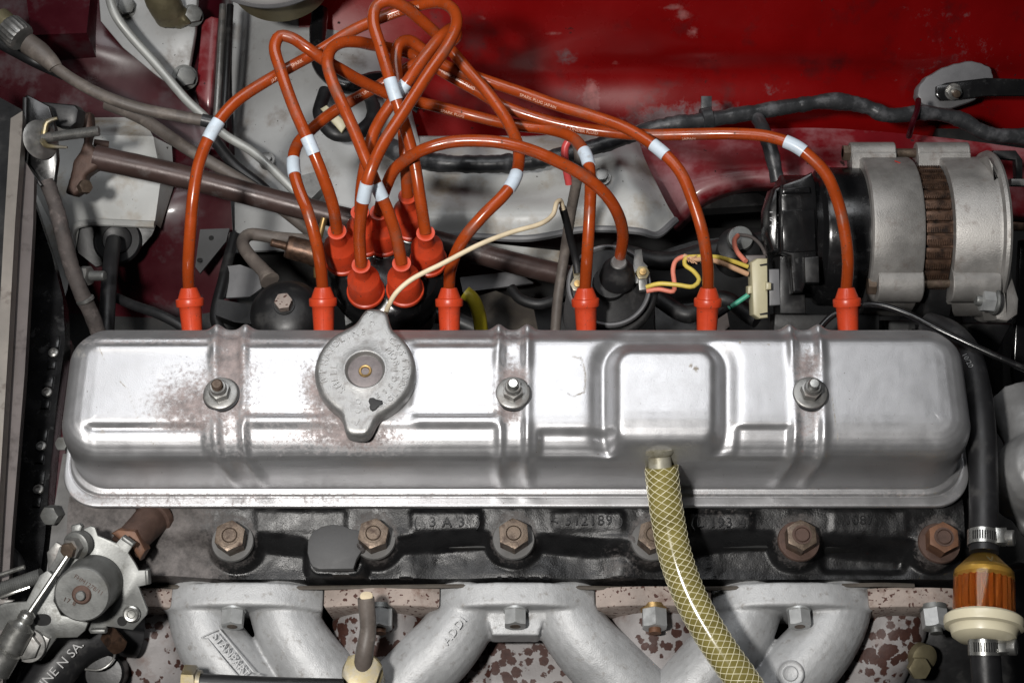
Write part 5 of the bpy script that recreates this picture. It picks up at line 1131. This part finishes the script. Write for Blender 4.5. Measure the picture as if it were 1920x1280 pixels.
# reservoir edge at the top with its tinted body and mount rods
t = thing('reservoir', 'white round lid and amber body of a reservoir above the grey turret', 'reservoir', at(505, -30, -150))
q = at(505, -124, -60); m = MB(); m.lathe([(20, -10), (63, -9), (64.5, -6), (64.5, 2), (63, 4), (20, 4)], q, (0, -.05, 1), 72); m.build('lid', 'white_enamel', t)
m = MB(); m.lathe([(60, -14), (64, -13.5), (65.5, -10), (64.5, -8), (50, -8)], q, (0, -.05, 1), 72); m.build('lid_skirt', 'dark_grey', t)
m = MB(); m.lathe([(44, -60), (45, -14)], q + Vector((2, -2, 0)), (0, -.05, 1), 56); m.build('tank', 'olive_brass', t)
for dx, lb in ((0, 'left chrome'), (14, 'right')):
    o = wire('rod', 'slim dull steel rod against the red post' if not dx else 'slim black rod beside the grey turret edge', 'rod', [(418 + dx, 10, -150), (412 + dx, 120, -158), (404 + dx, 240, -168)], 3.0, 'satin_black' if dx else 'dull_steel')
m = MB(); cpoly(m, [(378, 40), (396, 30), (410, 34), (400, 150), (392, 226), (376, 214), (366, 170)], depth(at(390, 120, -184)), 12, 2); struct(m.build('scuttle_post', 'red_dusty'))
# small parts glimpsed through the lead bundle
wire('hose', 'black ribbed hose ring seen through the lead bundle', 'hose', [(610, 170, -170), (600, 215, -165), (625, 250, -165), (670, 250, -170), (700, 215, -178), (690, 170, -188)], 6, 'rubber', 14, .1)
wire('hose', 'black hose hanging inside the lead bundle', 'hose', [(600, 20, -180), (596, 80, -178), (606, 130, -176), (650, 160, -178), (720, 150, -190), (790, 200, -200)], 7.5, 'gloss_black', 14, .06)
m = MB(); cpoly(m, [(600, 204), (612, 197), (652, 232), (640, 250), (628, 236)], depth(at(625, 220, -150)), 6, 1); o = m.build('terminal_tag', 'connector_cream'); tag(o, 'small cream connector tag behind the lead bundle', 'tag')
# ================================================================== throttle linkage, lower left
Z = 3.766
def zz(l): return [(x / Z, 940 + y / Z) for x, y in l]
t = thing('throttle_linkage', 'zinc plated throttle linkage with round drum at the rear of the head', 'linkage', at(150, 1120, -90))
wL = depth(at(160, 1090, -52))
m = MB(); cpoly(m, zz([(470, 300), (520, 235), (560, 230), (590, 190), (640, 172), (670, 182), (690, 240), (820, 292), (868, 240), (945, 296), (905, 362), (950, 430), (978, 485), (1045, 482), (1052, 585), (978, 600), (1042, 765), (1034, 800), (938, 906), (752, 880), (742, 930), (640, 932), (560, 800), (400, 700), (330, 500), (390, 400), (420, 320)]), wL, 2.4, .5); m.build('main_plate', 'zinc', t)
for pts in ([(868, 240), (945, 296), (930, 320), (852, 268)], [(1020, 482), (1046, 482), (1052, 585), (1026, 590)], [(640, 900), (742, 900), (742, 932), (640, 934)]):
    m = MB(); cpoly(m, zz(pts), wL - 6, 7, 1); m.build('stop_tab', 'zinc', t)
m = MB(); cpoly(m, zz([(330, 358), (395, 285), (470, 330), (400, 480), (340, 480)]), wL + 1, 3, .5); m.build('side_tab', 'dull_steel', t)
m = MB(); cpoly(m, zz([(780, 225), (830, 195), (955, 205), (1030, 345), (985, 420), (930, 330), (840, 270)]), wL + 10, 14, 2); m.build('rust_block', 'rust_orange', t)
f0 = atw(*zz([(578, 655)])[0], wL - 34); b0 = atw(*zz([(668, 572)])[0], wL - 1); u = (f0 - b0); Lu = u.length
rr = 200 / Z * (wL - 34) / FPX
m = MB(); m.lathe([(rr * 1.04, 0), (rr * 1.03, 3), (rr, 5), (rr, Lu - 2), (rr * .98, Lu - .8), (rr * .93, Lu), (4, Lu)], b0, u, 64); dr = m.build('drum', 'zinc', t)
un = u.normalized()
m = MB(); m.lathe([(6.2, 0), (6.4, .8), (5.4, 1.6), (3, 1.7)], f0 + un * .05 - un.cross(Vector((0, 0, 1))) * 0, un, 24); m.build('drum_collar', 'rust_dark', dr)
m = MB(); m.lathe([(3.2, 1), (3.2, 4.2), (2.6, 4.8), (.3, 4.9)], f0, un, 20); m.build('drum_pin', 'zinc', dr)
lt = MB(); xd = (RIGHT * .83 - UPV * .56); flat_text(lt, 'FHM1278/11', 4.0, atw(*zz([(626, 588)])[0], wL - 34.6), xd, un, .12, 1.05); lt.build('stamped_number', 'rust_dark', dr)
lt = MB(); flat_text(lt, '17 8', 4.2, atw(*zz([(490, 704)])[0], wL - 34.6), RIGHT * .9 - UPV * .4, un, .12, 1.2); lt.build('stamped_number', 'rust_dark', dr)
m = MB(); o = atw(*zz([(928, 793)])[0], wL - 2.4); m.lathe([(6, 0), (5.6, 1), (4.6, 1.6), (3, 1.4), (2.4, .4), (.3, .3)], o, BACK, 24); m.build('eyelet', 'bright_steel', t)
m = MB(); m.lathe([(3.4, 0), (.3, .15)], atw(*zz([(863, 843)])[0], wL + .0) + BACK * .15, BACK, 20); m.build('hole', 'deep_black', t)
# clamp and bolt above the drum, inner wire
o = atw(*zz([(560, 295)])[0], wL - 3); u2 = (BACK * 1 - RIGHT * .35 - UPV * .25).normalized()
m = MB(); m.lathe([(9.5, -2), (9.5, 4), (8, 5), (4, 5)], o, u2, 30); m.build('clamp_collar', 'zinc', t)
m = MB(); cpoly(m, zz([(500, 170), (560, 155), (580, 175), (560, 240), (505, 250)]), wL - 6, 6, 1); m.build('clamp_tab', 'zinc', t)
m = MB(); m.hexa(o + u2 * 5, u2, 12, 6); m.build('clamp_nut', 'dull_steel', t)
m = MB(); m.hexa(o + u2 * 11, u2, 9, 4, rot=12); m.build('clamp_bolt', 'rusty_steel', t)
m = MB(); m.tube([atw(*zz([(492, 360)])[0], wL - 14), atw(*zz([(195, 800)])[0], wL - 20)], 1.7, 10, 50); m.build('inner_wire', 'bright_steel', t)
# lower bracket and adjuster
m = MB(); cpoly(m, zz([(185, 705), (280, 520), (335, 485), (400, 540), (380, 700), (430, 800), (625, 850), (600, 910), (545, 958), (400, 962), (285, 1120), (255, 1122), (90, 1045), (-60, 1000), (-60, 760), (30, 715)]), wL - 8, 2.4, .6); m.build('lower_bracket', 'zinc', t)
m = MB(); cpoly(m, zz([(210, 890), (350, 968), (330, 1030), (262, 1120), (110, 1040), (150, 950)]), wL - 11, 3, .6); m.build('clamp_plate', 'dull_steel', t)
q = atw(*zz([(205, 1015)])[0], wL - 11); m = MB(); m.lathe([(11.5, 0), (11, 1.6), (6, 1.8)], q, BACK, 28); m.hexa(q + BACK * 1.6, BACK, 15, 5, rot=8); m.build('bracket_bolt', 'dull_steel', t)
m = MB(); m.lathe([(5, 0), (.3, .2)], atw(*zz([(300, 833)])[0], wL - 8) + BACK * .2, BACK, 20, wob=lambda a, h: 1 + .2 * math.cos(2 * a)); m.build('hole', 'deep_black', t)
p0 = atw(*zz([(200, 790)])[0], wL - 20); p1 = atw(*zz([(0, 1150)])[0], wL - 20); u3 = p1 - p0
m = MB(); m.lathe([(2.4, -2), (5.2, 0), (5.4, 1), (4.6, 1.6), (5.4, 2.6), (5.4, 5), (4.6, 6), (6.8, 9), (9.2, 10), (9.4, 26), (8, 27), (8, 28), (9.4, 29), (9.4, 44), (7, 46), (6.6, 52)], p0, u3, 28)
m.build('cable_adjuster', 'bright_steel', t)
pr = []; s = 46
while s < 90: pr += [(5.2, s), (6.2, s + 1.6), (6.2, s + 2.2)]; s += 3
m = MB(); m.lathe(pr, p0, u3, 20); m.build('cable_ferrule', 'dull_steel', t)
# return springs at the left edge
t = thing('return_spring', 'threaded steel spring rod at the left of the linkage', 'spring', at(40, 1095, -80))
p0 = atw(-20, 1112, wL + 4); p1 = atw(80, 1078, wL + 2); u4 = p1 - p0; pr = []; s = 0
while s < u4.length: pr += [(4.2, s), (5.2, s + .7)]; s += 1.5
m = MB(); m.lathe(pr, p0, u4, 20); m.build('coil', 'zinc', t, 25)
m = MB(); m.tube([atw(-20, 1084, wL), atw(46, 1062, wL - 2)], 1.5, 10); m.build('upper_wire', 'bright_steel', t)
m = MB(); m.tube([atw(-20, 1128, wL), atw(20, 1112, wL - 2), atw(56, 1100, wL)], 1.3, 10); m.build('lower_wire', 'bright_steel', t)
m = MB(); cpoly(m, [(-30, 1122), (26, 1125), (22, 1128), (-30, 1140)], wL - 6, 3, .5); m.build('end_tag', 'dull_steel', t)
wire('hose', 'black rubber hose bend at the far left edge above the spring', 'hose', [(-60, 1020, -80), (-10, 1030, -78), (22, 1060, -84), (28, 1120, -100)], 9, 'rubber', 20)
# hoses under the linkage
t = thing('printed_hose', 'thick black hose with white print below the throttle linkage', 'hose', at(130, 1250, -140))
m = MB(); hp = P([(40, 1360, -112), (90, 1270, -110), (140, 1210, -110), (200, 1185, -114), (260, 1190, -124)]); m.tube(hp, [17, 17, 17, 17, 16], 28); m.build('hose_wall', 'rubber', t)
lt = MB(); flat_text(lt, 'LINE N SA.', 9, at(112, 1248, -93), Vector((.63, .78, 0)), Vector((.1, -.1, 1)), .12); lt.build('printed_text', 'print_grey', t)
t = thing('coolant_stub', 'black capped stub beside the printed hose', 'stub', at(190, 1265, -150))
m = MB(); m.lathe([(12, -40), (13, -6), (14, -2), (12.6, 1), (3, 1.5)], at(195, 1262, -118), (0, -.3, 1), 32); m.build('cap', 'satin_black', t)
m = MB(); m.tube([at(160, 1254, -108), at(190, 1254, -106), at(212, 1236, -106), at(216, 1200, -108)], .9, 8); m.build('bead_chain', 'dull_steel', t)
m = MB(); m.hexa(at(206, 1190, -84), (.6, -.7, .5), 12, 14); o = m.build('hex_spacer', 'copper_brown'); tag(o, 'copper coloured hex spacer hanging below the linkage plate', 'nut')
# ================================================================== bottom edge: linkage rod, brass unions
t = thing('linkage_rod', 'dark throttle cross rod with brass hex end across the first intake branch', 'rod', at(500, 1270, -90))
m = MB(); m.tube(P([(372, 1280, -80), (500, 1286, -80), (645, 1290, -80)]), 6.6, 18, 10); m.build('rod', 'satin_black', t)
m = MB(); q = at(344, 1276, -80); m.hexa(q, Vector((1, -.05, 0)), 19, 9, rot=20); m.lathe([(5, 8), (8, 9), (8, 12)], q, Vector((1, -.05, 0)), 20); m.build('hex_end', 'yellow_zinc', t)
t = thing('brass_union', 'brass hex union holding a grey rubber stub pipe', 'union', at(680, 1270, -110)); q = at(680, 1262, -86)
m = MB(); m.lathe([(13.5, -24), (13.5, -3), (14, -2), (14, 2), (12, 3)], q, (0, 0, 1), 32); m.hexa(q + Vector((0, 0, 2)), (0, 0, 1), 24, 7, rot=14); m.build('union_hex', 'yellow_zinc', t)
m = MB(); m.tube([q, at(683, 1225, -74), at(690, 1180, -68), at(686, 1120, -58)], [6.6, 6.2, 5.6, 5.8], 20); m.build('rubber_stub', 'cable_dirty', t)
m = MB(); m.lathe([(4.6, 0), (4.2, .8), (1, 1)], at(687, 1117, -57), (0, .6, .8), 14); m.build('stub_mouth', 'cream_wire', t)
# engine mount flank at the lower right
m = MB(); cpoly(m, [(1790, 1080), (1930, 1060), (1960, 1340), (1640, 1340), (1700, 1200), (1740, 1180)], depth(at(1800, 1180, -150)), 20, 4); o = m.build('pump_housing', 'satin_black'); tag(o, 'black housing behind the fuel filter', 'housing')
m = MB(); m.lathe([(9, -8), (10, 4), (6, 6)], at(1728, 1230, -140), (.3, -.5, .8), 24); m.hexa(at(1720, 1250, -136), (.1, -.4, .9), 14, 6); o = m.build('drain_plug', 'olive_brass'); tag(o, 'pale hex plug low beside the speckled manifold', 'plug')
bpy.data.scenes.remove(tmp_scene)
